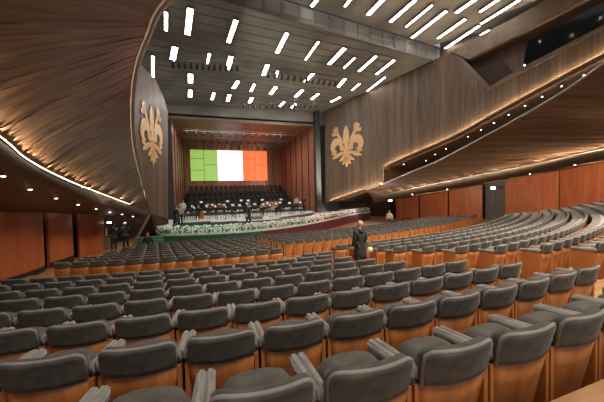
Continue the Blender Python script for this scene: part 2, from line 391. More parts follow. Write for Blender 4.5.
# warm light strip hidden under the lower edge of the lily wall is a real lamp line
lo = [(23.562, 9.098), (20.18, 7.685), (17.995, 6.836), (14.966, 5.6), (11.412, 4.135), (6.603, 2.731), (4.811, 2.1)]
lo2 = [(4.552, 0.555), (-2.67, -1.366)]
def uvw(p, off): return tuple(Vector(VRo)+Vector(VRu)*p[0]+Vector(VRn)*off+Vector((0, 0, p[1])))
# gallery soffit under the wall, receding outwards
near = [uvw(p, .0) for p in [(25.2, 9.961), (20.18, 7.714), (17.995, 6.868), (14.966, 5.637), (11.412, 4.176), (6.604, 2.779), (4.695, 2.159)]]
far = [tuple(Vector(p)+Vector((5.0, 1.6, -.3))) for p in near]
sheet('gallery_soffit', (near, far), M['soffit'], .05, nt=4)
q0 = Vector(near[-1]); q1 = q0-Vector((0, 0, 1.9)); bm = bmesh.new()
prism(bm, [q0, q0+Vector((5, 1.6, -.3)), q1+Vector((5, 1.6, -.3)), q1], (-.04, .12, 0)); struct(from_bm('gallery_end_wall', bm, M['soffit']))
near2 = [uvw(p, 0) for p in [(4.671, 0.601), (-2.838, -1.368)]]
sheet('gallery_soffit', (near2, [tuple(Vector(p)+Vector((4, 1.4, -.2))) for p in near2]), M['soffit'], .05, nt=2)
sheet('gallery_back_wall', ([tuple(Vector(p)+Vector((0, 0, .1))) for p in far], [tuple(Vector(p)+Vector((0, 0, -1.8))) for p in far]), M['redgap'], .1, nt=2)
# opening above: sloping beam, side frame, recessed panel, grille, dark glass
bpoly = [(11.444, 11.017), (12.805, 9.975), (14.836, 10.345), (16.442, 10.536), (18.881, 11.052), (21.542, 11.623), (21.53, 12.712), (18.161, 12.217), (16.04, 11.803), (13.516, 11.384)]
struct(uvprism('trim_1', VRo, VRu, VRn, bpoly, -.35, 1.2, M['beam']))
struct(uvprism('trim_2', VRo, VRu, VRn, [(11.444, 11.017), (12.289, 10.313), (14.123, 7.656), (14.123, 7.209)], -.05, 1.1, M['beam']))
struct(uvprism('trim_3', VRo, VRu, VRn, [(14.123, 7.209), (14.123, 7.507), (16.279, 8.311), (20.164, 9.446), (23.545, 10.293), (23.548, 10.045), (20.166, 9.212)], -.06, 1.1, M['beam']))
struct(uvprism('wall_right_recess', VRo, VRu, VRn, [(9.987, 8.183), (10.028, 14.659), (16.95, 12.902), (16.224, 10.316), (15.934, 8.284)], 1.0, 1.2, M['greyoak']))
gr = empty('ventilation_grille', label='dark slatted grille set in a slanted frame at the top of the right wood wall', cat='grille')
gp = [(12.021, 10.57), (14.384, 10.338), (15.411, 8.281), (13.911, 7.523)]
g0 = uvprism('backing', VRo, VRu, VRn, gp, .9, .95, M['grill'], gr)
bm = bmesh.new(); A0, A1, A2, A3 = [Vector((p[0], .86, p[1])) for p in gp]
for i in range(1, 22):
    t = i/22; a = A0.lerp(A3, t); b = A1.lerp(A2, t); tube(bm, a, b, .02, 4)
sl = from_bm('slat', bm, M['beam'], gr); sl.matrix_world = g0.matrix_world.copy()
# upper gallery behind the opening
struct(uvprism('upper_gallery_wall', VRo, VRu, VRn, [(14.894, 7.778), (14.875, 16.491), (28.758, 21.519), (29.115, 5.191)], 3.5, 3.7, M['glassdark']))
for k, p in enumerate([(23.944, 12.972, 11.451), (24.323, 14.962, 11.368), (23.325, 15.023, 8.94), (24.792, 11.614, 11.931)]):
    e = empty('gallery_spotlight', p, label=['small bright spotlight in the dark upper right gallery, the one below the top corner lamp', 'small bright spotlight in the dark gallery nearest the ceiling beam', 'small bright spotlight low on the rail beside the recessed wood panel', 'brightest spotlight at the top right corner of the dark gallery'][k], cat='spotlight')
    bm = bmesh.new(); blob(bm, (0, 0, 0), (.07, .07, .07), 8); from_bm('bulb', bm, M['dl'], e)
    bm = bmesh.new(); tube(bm, (0, .05, .02), (0, .3, .1), .09, 8); from_bm('can', bm, M['steel'], e)

# ------------------------------------------------------------ right balcony sail
RL = [(17.387, 26.213, -0.761), (19.014, 20.22, 0.214), (20.278, 14.57, 1.109), (20.911, 11.374, 1.635), (21.2, 9.468, 1.918), (21.471, 6.296, 2.375), (21.583, 2.331, 2.891)]
RE = [(16.942, 26.828, -0.067), (18.485, 23.113, 1.162), (19.012, 18.7, 2.304), (18.845, 15.074, 3.444), (18.318, 12.302, 3.945), (17.496, 9.539, 4.64), (16.449, 7.382, 5.114)]
REX = [(16.942, 26.828, -0.067), (17.974, 24.77, 0.593), (18.702, 21.979, 1.477), (19.039, 19.324, 2.163), (18.964, 16.61, 2.938), (18.537, 13.387, 3.751), (17.603, 9.816, 4.56), (16.449, 7.382, 5.114), (15.712, 5.545, 5.769)]; RLX = RL[:6]+[(22.6, 4, 2.9), (22.5, 0, 3.6), (22, -4, 4.3)]
sheet('balcony_sail', (RLX, REX), M['sail'], .05, bulge=.0, nt=34, sub=8, planks=.16, seed=9)
rimr = [tuple(Vector(p)+Vector((.45, .15, .14))) for p in REX]
sheet('balcony_rim_cap', (REX, rimr), M['beam'], .05, nt=1)
path_tube('balcony_rim', REX, .05, M['velour_light'])['kind'] = 'structure'
RF = [(17.675, 26.295, -1.453), (19.141, 20.362, -0.442), (20.453, 14.694, 0.446), (21.126, 11.487, 1.04), (21.443, 9.57, 1.331), (21.776, 6.376, 1.817), (22.017, 2.365, 2.356)]
sheet('balcony_fascia', (RL, RF), M['fascia'], .05, nt=1)
RWT = [(22.854, 31.54, -1.418), (25.126, 27.85, -0.935), (27.289, 21.561, 0.223), (27.723, 16.528, 0.972), (26.305, 11.738, 1.476), (25.5, 6, 1.75), (22, -2, 2.2)]
sheet('balcony_soffit', (RF, RWT), M['soffit'], .05, nt=4)
cv = [Vector(a).lerp(Vector(b), .01) for a, b in zip(RL, RE)]
DRL, DRE = dense(RLX), dense(REX)
cove_lamps(DRL, DRE, list(range(2, 36)), 'right', 750.0, 'lamps in the right cove')
o1, l1, l2 = cove_line(DRL, DRE, 37, .11, .07, .02, .05)
cove_r = path_tube('cove_light', o1, .013, M['cove_soft'], sub=1)
sheet('balcony_cove_lip', (l1, l2), M['fascia'], .015, nt=1); sheet('balcony_cove_lip', (l2, upstand(l2, DRL, DRE, .02)), M['fascia'], .015, nt=1, sub=1)
tag(cove_r, 'thin warm light strip glowing along the foot of the right curved wood balcony', 'light strip')
def ledge(pts, nm='wall_ledge'):
    sheet(nm, ([uvw((p[0], p[1]-.10), .25) for p in pts], [uvw((p[0], p[1]-.10), -.22) for p in pts]), M['soffit'], .04, nt=1)
    sheet(nm, ([uvw((p[0], p[1]-.10), -.20) for p in pts], [uvw((p[0], p[1]+.055), -.22) for p in pts]), M['soffit'], .02, nt=1)
ledge(lo); ledge(lo2)
cw1 = path_tube('cove_light', [uvw((p[0], p[1]-.02), -.11) for p in lo], .025, M['cove'], n=5)
tag(cw1, 'long warm light strip along the sloping lower edge of the right lily wall', 'light strip')
cw2 = path_tube('cove_light', [uvw((p[0], p[1]-.02), -.11) for p in lo2], .025, M['cove'], n=5)
tag(cw2, 'short warm light strip under the lily wall beside the stage', 'light strip')

# unseen area lights added behind the fascia to brighten the red panels
for (a, b, pw) in ((RF[1], (25.2, 28.2, -1.6), 170), (RF[2], (27.5, 20, -1), 230), (RF[4], (27, 13, -.6), 260)):
    p = Vector(a)+Vector((.9, .5, -.12)); area('added_wall_light', tuple(p), b, pw, (1, .84, .66), 3.2, .12)
# ------------------------------------------------------------ right wall of red panels and the door
def pz(p): return (p[0], p[1])
RWB = [(22, -6, 2.6), (25.193, 9.596, 1.688), (26.305, 11.738, 1.476), (27.457, 14.927, 1.136), (27.295, 19.229, 0.625), (27.288, 21.56, 0.203), (26.096, 24.533, -0.353), (24.769, 27.453, -0.805), (23.344, 29.984, -1.214), (18.606, 38.927, -2.176)]
backing(RWB, (1.2, .6), .4, 'wall_right_backing')
RW = [(25.193, 9.596, 1.688), (26.305, 11.738, 1.476), (27.457, 14.927, 1.136), (27.498, 15.018, 1.119), (27.295, 19.229, 0.625), (27.288, 21.56, 0.203), (26.096, 24.533, -0.353), (26.023, 24.665, -0.384), (24.769, 27.453, -0.805), (24.676, 27.593, -0.803), (23.344, 29.984, -1.214)]
wall_seg('wall_right', RW[0], RW[2], RW[0][2], RW[2][2], M['redwall'], out=-1)
wall_seg('wall_right', (22, -3), RW[0], RW[0][2]+.6, RW[0][2], M['redwall'], out=-1)
wall_seg('wall_right', RW[3], RW[4], RW[3][2], RW[4][2], M['redwall'], out=-1)
wall_seg('wall_right', RW[5], RW[6], RW[5][2], RW[6][2], M['redwall'], out=-1)
wall_seg('wall_right', RW[7], RW[8], RW[7][2], RW[8][2], M['redwall'], out=-1)
wall_seg('wall_right', RW[9], RW[10], RW[9][2], RW[10][2], M['redwall'], out=-1)
e1 = (25.794, 33.131, -1.342); e2 = (17.74, 37.117, -2.075)
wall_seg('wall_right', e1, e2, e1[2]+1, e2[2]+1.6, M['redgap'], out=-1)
A = Vector(RW[4]); B = Vector(RW[5]); off = Vector((.7, .2, 0))
wall_seg('wall_right_door_recess', A+off, B+off, A.z, B.z, M['steelg'], out=-1)
d = (B-A).normalized(); ang = math.atan2(d.y, d.x); Lw = (B-A).length
dr = empty('door_1', (A.x+off.x*.9, A.y+off.y*.9, -2.35), ang); dr['kind'] = 'structure'
for s in (0, 1):
    bm = bmesh.new(); box(bm, (Lw*(.27+.46*s), 0, 1.05), (Lw*.44, .06, 2.1)); from_bm('door_leaf', bm, M['steelg'], dr)
    bm = bmesh.new(); tube(bm, (Lw*(.44+.12*s), .0, 1.0), (Lw*(.44+.12*s), .0, 1.2), .02, 6); from_bm('door_handle', bm, M['steel'], dr)
bm = bmesh.new(); box(bm, (Lw*.5, 0, 2.2), (Lw, .08, .08)); from_bm('door_frame', bm, M['steel'], dr)
def exit_sign(p, rz, lab, cat='exit sign', k=1):
    e = empty('exit_sign', p, rz, label=lab, cat=cat)
    bm = bmesh.new(); box(bm, (0, 0, 0), (.42*k, .08, .2*k)); from_bm('housing', bm, M['white'], e)
    bm = bmesh.new(); box(bm, (0, -.045, 0), (.38*k, .02, .16*k)); from_bm('lit_face', bm, M['dl'], e)
exit_sign((26.981, 20.168, -0.148), -.9, 'small lit white sign above the grey door in the right wall')
exit_sign((21.264, 28.395, -1.356), -.5, 'small lit white sign under the right balcony beside the stage')
exit_sign((-5.489, 23.037, -1.845), .4, 'small lit white sign over the doorway at the end of the left wall', k=.6)
# left doorway
ld = empty('door_2', (-5.702, 23.157, -3.581), .35); ld['kind'] = 'structure'
bm = bmesh.new(); box(bm, (0, 0, 1.05), (.5, .06, 2.1)); from_bm('door_leaf', bm, M['steelg'], ld)
bm = bmesh.new(); box(bm, (0, -.05, 1.1), (.12, .03, .5)); from_bm('door_window', bm, M['white'], ld)

# ------------------------------------------------------------ ceilings
cpo, cpn = Vector((19.633, 20.073, 10.984)), Vector((0.015, -0.105, -0.994))
def cpz(x, y, dz=0): return cpo.z-(cpn.x*(x-cpo.x)+cpn.y*(y-cpo.y))/cpn.z+dz
b0 = Vector((1.73, 17.567, 10.971)); b1 = Vector((19.633, 20.073, 10.984))
bd = (b1-b0).normalized(); bl = b0-bd*12; br = b1+bd*1.6
bm = bmesh.new()
pts = [(bl.x, bl.y+.2), (br.x, br.y), (18.2, 26.3), (15.6, 34.0), (-6, 34.0)]
prism(bm, [(x, y, cpz(x, y)) for x, y in pts], (0, 0, .3)); struct(from_bm('ceiling', bm, M['ceil']))
bm = bmesh.new()   # slat ribs running across the front ceiling
for i in range(22):
    y = 15.5+i*.85
    x0, x1 = -5.5, 15.8 - max(0, (y-22))*.15
    a = Vector((x0, y-1.4, cpz(x0, y-1.4, -.03))); b = Vector((x1, y+.7, cpz(x1, y+.7, -.03)))
    if a.y < bl.y: continue
    tube(bm, a, b, .022, 4)
struct(from_bm('trim_4', bm, M['steelg']))
zr = 12.25
bm = bmesh.new()
prism(bm, [(-12, 13.2, zr), (b0.x, b0.y, zr), (b1.x, b1.y, zr), (23.5, 15, zr), (25, 2, zr+.4), (25, -3, zr+.6), (-12, -3, zr+.6)], (0, 0, .3)); struct(from_bm('ceiling', bm, M['ceil_rear']))
# catwalk bridge between the two ceilings
cw = empty('catwalk_bridge', tuple(b0), label='grey glass-sided lighting catwalk crossing the ceiling', cat='catwalk')
def rel(p): return Vector(p)-b0
bm = bmesh.new(); n = 26; Lb = (br-bl).length; dn = Vector((0, 0, 1.05)); side = Vector((-bd.y, bd.x, 0))
for k, z in ((0, .0), (1, 1.15)):
    a = rel(bl)+Vector((0, 0, z)); b = rel(br)+Vector((0, 0, z+.0))
    for s in (0, 1.1): tube(bm, a+side*s, b+side*s, .09, 4)
from_bm('rail', bm, M['steelg'], cw)
for i in range(n+1):
    bm = bmesh.new(); p = rel(bl.lerp(br, i/n)); tube(bm, p, p+Vector((0, 0, 1.15)), .045, 4); from_bm('post', bm, M['steelg'], cw)
bm = bmesh.new(); a = rel(bl)+side*.12; b = rel(br)+side*.12
prism(bm, [a, b, b+Vector((0, 0, 1.1)), a+Vector((0, 0, 1.1))], side*.04); from_bm('side_panel', bm, M['ceil'], cw)
bm = bmesh.new(); a = rel(bl); b = rel(br); prism(bm, [a, b, b+side*1.1, a+side*1.1], (0, 0, .06)); from_bm('deck', bm, M['steelg'], cw)

def ceiling_lamp(a, b, wd, lab, grp):
    a = Vector(a); b = Vector(b); c = (a+b)/2; d = b-a; L = d.length; X = d.normalized(); Z = Vector((0, 0, 1)); Y = Z.cross(X).normalized(); Z = X.cross(Y)
    e = empty('ceiling_light', label=lab, cat='ceiling light', group=grp)
    e.matrix_world = Matrix(((X.x, Y.x, Z.x, c.x), (X.y, Y.y, Z.y, c.y), (X.z, Y.z, Z.z, c.z), (0, 0, 0, 1)))
    bm = bmesh.new(); box(bm, (0, 0, .03), (L+.12, wd+.1, .1)); from_bm('housing', bm, M['steelg'], e)
    bm = bmesh.new(); box(bm, (0, 0, -.03), (L, wd, .03)); from_bm('diffuser', bm, M['lamp'], e)
FL = [((-1.214, 19.121, 10.642), (-1.362, 20.83, 10.46), 0.168), ((0.127, 18.489, 10.729), (-0.084, 20.94, 10.468), 0.318), ((2.787, 18.843, 10.733), (2.575, 21.211, 10.481), 0.249), ((6.261, 19.321, 10.737), (6.204, 21.709, 10.485), 0.246), ((8.759, 19.714, 10.734), (8.679, 22.157, 10.476), 0.13), ((11.033, 20.015, 10.737), (10.856, 22.381, 10.486), 0.272), ((-2.515, 24.124, 10.096), (-2.921, 27.412, 9.744), 0.187), ((-0.943, 22.621, 10.278), (-1.225, 24.391, 10.088), 0.349), ((1.382, 22.924, 10.282), (1.29, 24.282, 10.138), 0.156), ((2.943, 22.985, 10.3), (2.873, 24.879, 10.1), 0.324), ((5.899, 23.522, 10.289), (5.955, 25.263, 10.107), 0.288), ((6.964, 24.358, 10.218), (7.085, 25.306, 10.12), 0.178), ((10.136, 24.141, 10.29), (9.965, 25.689, 10.124), 0.248), ((13.45, 24.407, 10.313), (13.61, 26.03, 10.145), 0.262), ((0.017, 26.3, 9.906), (-0.007, 27.836, 9.744), 0.352), ((3.975, 26.769, 9.918), (3.754, 28.219, 9.762), 0.314), ((5.512, 27.059, 9.911), (5.456, 28.552, 9.753), 0.194), ((7.595, 27.217, 9.927), (7.452, 28.805, 9.758), 0.301), ((10.352, 27.421, 9.948), (10.157, 28.999, 9.779), 0.278), ((12.272, 27.886, 9.929), (12.067, 29.303, 9.777), 0.215), ((14.943, 28.281, 9.928), (14.494, 29.559, 9.787), 0.224), ((-0.031, 29.35, 9.585), (-0.099, 30.812, 9.43), 0.326), ((2.076, 29.552, 9.596), (1.972, 31.125, 9.429), 0.203), ((3.545, 29.696, 9.604), (3.513, 31.29, 9.436), 0.276), ((5.818, 30.011, 9.606), (5.786, 31.298, 9.47), 0.285), ((9.354, 30.483, 9.611), (9.25, 31.698, 9.481), 0.225), ((10.794, 30.876, 9.592), (10.665, 31.911, 9.481), 0.231), ((12.508, 21.049, 10.651), (12.4, 22.643, 10.482), 0.126), ((14.124, 20.44, 10.74), (14.027, 22.891, 10.481), 0.191), ((16.022, 20.631, 10.75), (15.949, 23.041, 10.495), 0.198), ((17.115, 23.378, 10.478), (17.094, 26.405, 10.159), 0.148), ((15.38, 25.044, 10.276), (15.377, 26.488, 10.124), 0.15)]
def rowdesc(L):
    # name every lamp by its row (height in the picture) and place from the left
    return L
rows_f = [[1, 0, 2, 3, 4, 5], [7, 6, 8, 9, 10, 11, 12, 27, 28, 29], [14, 15, 16, 17, 13, 31, 30], [21, 22, 23, 24, 18, 19, 20, 25, 26]]
rn = ['nearest row before the catwalk', 'second row beyond the catwalk', 'third row beyond the catwalk', 'farthest row above the stage front']
for r, ids in enumerate(rows_f):
    ids = sorted(ids, key=lambda i: FL[i][0][0]/FL[i][0][1])
    for k, i in enumerate(ids):
        a, b, wd = FL[i]
        ceiling_lamp(a, b, wd, '%s lit ceiling strip from the left in the %s' % (nth(k), rn[r].replace('nearest row before', 'first row beyond')), 'lit ceiling strips over the stage side')
RLm = [((7.613, 18.146, 12.1), (7.725, 17.169, 12.1), 0.192), ((9.716, 17.461, 12.1), (9.702, 16.522, 12.1), 0.145), ((11.693, 17.799, 12.1), (11.694, 15.869, 12.1), 0.248), ((13.73, 18.024, 12.1), (13.728, 15.51, 12.1), 0.204), ((15.26, 18.212, 12.1), (15.178, 15.571, 12.1), 0.116), ((16.809, 19.368, 12.1), (16.609, 15.788, 12.1), 0.194), ((18.904, 18.784, 12.1), (18.708, 16.094, 12.1), 0.183), ((17.42, 15.703, 12.1), (17.421, 14.096, 12.1), 0.2), ((20.884, 20.089, 12.1), (20.494, 16.42, 12.1), 0.182), ((21.87, 18.344, 12.1), (21.802, 16.62, 12.1), 0.18), ((18.934, 15.092, 12.1), (18.858, 13.626, 12.1), 0.15), ((20.368, 16.156, 12.1), (20.262, 13.374, 12.1), 0.156)]
for k, (a, b, wd) in enumerate(RLm):
    ceiling_lamp(a, b, wd, '%s long lit strip from the left on the pale rear ceiling' % nth(k), 'long lit strips on the rear ceiling')
# lighting battens hung under the front ceiling
def batten(p, q, lab, n=12, s=.1, zc=None):
    p = Vector(p); q = Vector(q); e = empty('lighting_batten', tuple(p), label=lab, cat='lighting bar')
    bm = bmesh.new(); d = q-p
    for o in (Vector((0, 0, 0)), Vector((0, 0, .35))): tube(bm, o, d+o, .035, 5)
    for i in range(n): tube(bm, d*i/n, d*(i+1)/n+Vector((0, 0, .35)), .018, 4)
    from_bm('truss', bm, M['steelg'], e)
    for t in (.15, .85):
        g = d*t; zz = (zc if zc else cpz(p.x+g.x, p.y+g.y))-p.z; bm = bmesh.new(); tube(bm, g+Vector((0, 0, .3)), (g.x, g.y, zz), .012, 4); from_bm('cable', bm, M['steel'], e)
    for i in range(n):
        c = d*((i+.5)/n)
        bm = bmesh.new(); tube(bm, c+Vector((0, 0, -.05)), c+Vector((0, .05, -.15)), .03, 5); tube(bm, c+Vector((0, -.12, -.2)), c+Vector((0, .18, -.42)), s, 8, s*1.25)
        from_bm('stage_lamp', bm, M['steel'], e)
batten((-1.268, 22.112, 9.125), (3.368, 21.483, 9.181), 'dark lighting bar with spotlights hanging at the upper left ceiling')
batten((5.752, 23.833, 9.873), (12.755, 24.473, 10.034), 'dark lighting bar with spotlights hanging in the middle of the ceiling')
batten((4.523, 29.571, 8.821), (12.579, 28.768, 9.19), 'dark lighting bar with spotlights hanging just above the stage opening', 14)

# ------------------------------------------------------------ proscenium, stage shell
def bx(name, lo, hi, mat, kind='structure'):
    bm = bmesh.new(); box(bm, [(a+b)/2 for a, b in zip(lo, hi)], [b-a for a, b in zip(lo, hi)]); o = from_bm(name, bm, mat)
    if kind: o['kind'] = kind
    return o
YP = 33.3
bx('wall_stage_header', (-8, YP, 8.0), (16, YP+.4, 11.5), M['ceil'])
bx('trim_5', (-6, YP-.15, 7.75), (13.9, YP+.5, 8.05), M['beam'])
bx('wall_stage_right_column', (13.9, YP-.6, -3.6), (14.5, YP+.3, 10), M['steel'])
bx('wall_stage_side', (14.5, YP+.6, -3.6), (17.5, YP+.9, 10), M['steel'])
YB = 43.5
SHL = [(-2.0, YP), (-1.1, YB)]; SHR = [(13.8, YP), (12.6, YB)]
wall_seg('wall_shell_left', SHL[0], SHL[1], 8.2, 7.2, M['shellwood'], zb=-3.6, out=1)
wall_seg('wall_shell_left', (-7, YP), SHL[0], 8.3, 8.2, M['steel'], zb=-3.6, out=1)
wall_seg('wall_shell_right', SHR[0], SHR[1], 8.2, 7.2, M['shellwood'], zb=-3.6, out=-1)
wall_seg('wall_shell_back', (-1.4, YB), (12.9, YB), 7.3, 7.3, M['shellwood'], zb=-3.6, out=1)
bm = bmesh.new(); prism(bm, [(-2.3, YP, 8.1), (14.1, YP, 8.1), (13, YB+.2, 7.1), (-1.5, YB+.2, 7.1)], (0, 0, .2)); struct(from_bm('ceiling_shell', bm, M['shellwood']))
bm = bmesh.new()
for t in (.12, .3, .47, .64, .82):
    for s, (p, q) in ((1, SHR), (-1, SHL)):
        x = p[0]+(q[0]-p[0])*t; y = p[1]+(q[1]-p[1])*t; tube(bm, (x-.05*s, y, -2.7), (x-.05*s, y, 7.2), .05, 4)
for i in range(1, 11): tube(bm, (-1.1+i*1.25, YB-.04, 1.2), (-1.1+i*1.25, YB-.04, 7.2), .04, 4)
struct(from_bm('trim_6', bm, M['redgap']))
for k, (yy, zz, pw) in enumerate(((35.3, 7.0, 130), (38, 6.6, 110), (40.8, 6.4, 90))):
    batten((-1, yy, zz), (12.6, yy, zz), 'bar of small stage lamps under the shell ceiling, %s from the audience' % words[k], 15, .09, 7.9-.1*(yy-33.3))
# back wall panels that glow in place of projected tricolour light
sc_ = empty('tricolour_glow_panels', (-0.419, 45.287, 1.704), label='back wall panels glowing green, white and red in place of projected light', cat='wall panels')
P0 = Vector((-0.42, 45.286, 1.661)); P1 = Vector((10.363, 42.693, 1.673))
sw = (P1.x-P0.x); sh = 4.371
sc_.location = (P0.x, YB-.3, P0.z); colw = sw/6
splits = [(.0, .35, .72, 1), (0, .52, 1), (0, .38, .72, 1), (0, .36, .58, 1), (0, .38, .74, 1), (0, .53, 1)]
for i in range(6):
    for a, b in zip(splits[i], splits[i][1:]):
        bm = bmesh.new(); box(bm, (colw*(i+.5), 0, sh*(a+b)/2), (colw-.05, .08, sh*(b-a)-.07)); o = from_bm('glow_panel', bm, M[('projected_green', 'projected_white', 'projected_red')[i//2]], sc_)
        o['label'] = ('green', 'white', 'red')[i//2]+' glowing wall panel in place of projected light'

# ------------------------------------------------------------ stage floor, apron, risers
ZS = -2.7
edge = [(-2.9, 24.9), (-2.5, 22.6), (-1.9, 21.5), (1.2, 20.6), (4.5, 20.7), (8.3, 22.3), (12, 25.0), (16.2, 28.4), (20, 30.6)]
def sm(P, sub=4):
    P = [Vector((p[0], p[1], 0)) for p in P]; Q = [P[0]]
    for i in range(len(P)-1):
        p0 = P[max(i-1, 0)]; p1 = P[i]; p2 = P[i+1]; p3 = P[min(i+2, len(P)-1)]
        for k in range(1, sub+1):
            t = k/sub; Q.append(.5*((2*p1)+(p2-p0)*t+(2*p0-5*p1+4*p2-p3)*t*t+(3*p1-p0-3*p2+p3)*t**3))
    return Q
EQ = sm(edge)
bm = bmesh.new(); prism(bm, [(p.x, p.y, ZS-.12) for p in EQ]+[(20, 44, ZS-.12), (-2.9, 44, ZS-.12)], (0, 0, .12)); struct(from_bm('floor_stage', bm, M['stage']))
bm = bmesh.new()
for a, b in zip(EQ, EQ[1:]):
    vs = [bm.verts.new(v) for v in ((a.x, a.y+.06, -3.7), (b.x, b.y+.06, -3.7), (b.x, b.y+.02, ZS+.0), (a.x, a.y+.02, ZS+.0))]; bm.faces.new(vs).material_index = 0 if b.x < 5 else 1
struct(from_bm('wall_stage_front', bm, [plain('green_lit_drape', (.02, .10, .055), .8, noise=.3, scale=4), plain('red_lit_drape', (.10, .022, .028), .8, noise=.3, scale=4)]))  # green and red stage light painted into the drape colours
# low musicians' risers: pale tops, cloth fronts in steps
def riser(pts, z0, z1, lab, m0='riser', m1='stage'):
    bm = bmesh.new(); prism(bm, [(x, y, z0) for x, y in pts], (0, 0, z1-z0))
    for f_ in bm.faces:
        f_.normal_update()
    o = from_bm('stage_riser', bm, [M[m0], M[m1]]); 
    for p in o.data.polygons:
        if p.normal.z > .9: p.material_index = 1
    tag(o, lab, 'stage riser'); return o
riser([(-1.6, 26.2), (1.2, 26.2), (1.2, 25.2), (3.4, 25.2), (3.4, 24.6), (6.6, 24.6), (7.6, 26.5), (11.8, 29.2), (13, 31.5), (13, 33), (-1.6, 33)], ZS, ZS+.28, 'wide low riser with a stepped front edge under the orchestra')
riser([(-1.4, 33.4), (13, 33.4), (12.6, 37), (-1.2, 37)], ZS, ZS+.55, 'middle riser across the stage behind the front players')
for k in range(4):
    z = ZS+.9+.62*k
    riser([(-.9, 37.2+1.5*k), (12.7, 37.2+1.5*k), (12.6, 38.7+1.5*k), (-.9, 38.7+1.5*k)] , ZS, z, 'dark choir tier at the back of the stage, %s from the front' % words[k], 'choir', 'choir')
bm = bmesh.new()   # green cloth on the stage in front of the riser
prism(bm, [(-2.2, 23.6, ZS+.004), (-2.2, 26.1, ZS+.004), (1.1, 26.1, ZS+.004), (1.1, 25.1, ZS+.004), (3.3, 25.1, ZS+.004), (3.3, 24.5, ZS+.004), (6.4, 24.5, ZS+.004), (4.6, 23.7, ZS+.004)], (0, 0, .015))
tag(from_bm('floor_cloth', bm, plain('green_floor_cloth', (.02, .09, .045), .8)), 'dark green cloth laid on the left of the stage in front of the orchestra', 'cloth')
# flower border along the stage front
bm = bmesh.new(); rnd = random.Random(3)
for a, b in zip(EQ[3:], EQ[4:]):
    L = (b-a).length; n = int(L*60); nrm = Vector((-(b-a).y, (b-a).x, 0)).normalized()
    for i in range(n):
        t = rnd.random(); p = a.lerp(b, t)+nrm*(rnd.random()*.75+.05); h = ZS+.1+rnd.random()*.38; r = .05+rnd.random()*.045
        ic = bmesh.ops.create_icosphere(bm, subdivisions=1, radius=r, matrix=Matrix.Translation((p.x, p.y, h)) @ Matrix.Diagonal((1, 1, .7, 1)))
        k = 0 if rnd.random() < .88 else 1
        for v in ic['verts']:
            for f_ in v.link_faces: f_.material_index = k
    for i in range(n//4):
        t = rnd.random(); p = a.lerp(b, t)+nrm*(rnd.random()*.75+.05); q = len(bm.faces); box(bm, (p.x, p.y, ZS+.1), (.05, .05, .2), rnd.random()*3, 1)
tag(from_bm('flower_border', bm, [M['white'], M['green']]), 'border of white flowers and leaves along the front of the stage', 'flowers', kind='stuff')

# ------------------------------------------------------------ orchestra chairs, stands
def copy_tree(o, parent=None):
    c = o.copy(); COL.objects.link(c)
    if parent: c.parent = parent
    for ch in o.children: copy_tree(ch, c)
    return c
def orch_chair():
    e = empty('orchestra_chair', label='black orchestra chair on the stage', cat='chair', group='black chairs of the orchestra')
    bm = bmesh.new(); box(bm, (0, 0, .45), (.42, .42, .05)); from_bm('seat', bm, M['black'], e)
    bm = bmesh.new(); box(bm, (0, -.2, .72), (.4, .04, .3)); from_bm('backrest', bm, M['black'], e)
    for sx in (-.18, .18):
        for sy in (-.18, .18):
            bm = bmesh.new(); tube(bm, (sx, sy, 0), (sx, sy, .44 if sy > 0 else .6), .014, 5); from_bm('leg', bm, M['steel'], e)
    return e
def music_stand():
    e = empty('music_stand', label='black music stand with white sheet music on the stage', cat='music stand', group='music stands of the orchestra')
    bm = bmesh.new(); tube(bm, (0, 0, .05), (0, 0, 1.05), .015, 5); from_bm('pole', bm, M['black'], e)
    bm = bmesh.new()
    for k in range(3): tube(bm, (0, 0, .12), (.25*math.cos(k*2.1), .25*math.sin(k*2.1), 0), .012, 4)
    from_bm('tripod_foot', bm, M['black'], e)
    bm = bmesh.new(); box(bm, (0, 0, 0), (.5, .02, .34)); o = from_bm('desk', bm, M['black'], e); o.location = (0, 0, 1.15); o.rotation_euler = (.5, 0, 0)
    bm = bmesh.new(); box(bm, (0, .015, .01), (.3, .012, .2)); s = from_bm('sheet_music', bm, M['white'], o)
    return e
oc = orch_chair(); ms = music_stand(); first = [1, 1]
def rz_z(x, y):
    if y > 37.2: return ZS+.9+.62*min(3, int((y-37.2)/1.5))
    if y > 33.4: return ZS+.55
    return ZS+.28
cx, cy = 4.6, 25.8
for ri, rad in enumerate((2.3, 3.7, 5.1, 6.5, 7.9, 9.3, 10.7)):
    n = int(rad*2.0)
    for k in range(n):
        a = PI*(.06+.88*(k+.5)/n)+rnd.uniform(-.03, .03); x = cx+rad*math.cos(a)*.95+.6; y = cy+rad*math.sin(a)*.95
        if y < 26.4+max(0, (x-7.2)*.62) or y > 36.7 or abs(y-33.2) < .45 or not -1.0 < x < 12.2: continue
        if any(math.hypot(x-a_, y-b_) < .75 for a_, b_ in ((.4, 28.0), (.55, 27.35), (-1.05, 29.6), (6.6, 30), (11.2, 32.2), (12, 32.2), (1.6, 36), (2.9, 36), (8.1, 34.4), (9.1, 34.4))): continue
        o = oc if first[0] else copy_tree(oc); first[0] = 0
        o['label'] = 'black orchestra chair, %s from the right in the %s arc of players' % (nth(k), nth(ri)); o.location = (x, y, rz_z(x, y)); f_ = math.atan2(cy-y, cx+.6-x)-PI/2; o.rotation_euler = (0, 0, f_+rnd.uniform(-.2, .2))
        if k % 2 == 0:
            o = ms if first[1] else copy_tree(ms); first[1] = 0
            o['label'] = 'black music stand with white sheets before the %s chair of the %s arc' % (nth(k), nth(ri)); x2 = x+.62*math.cos(f_+PI/2); y2 = y+.62*math.sin(f_+PI/2); o.location = (x2, y2, rz_z(x2, y2)+.0); o.rotation_euler = (0, 0, f_)
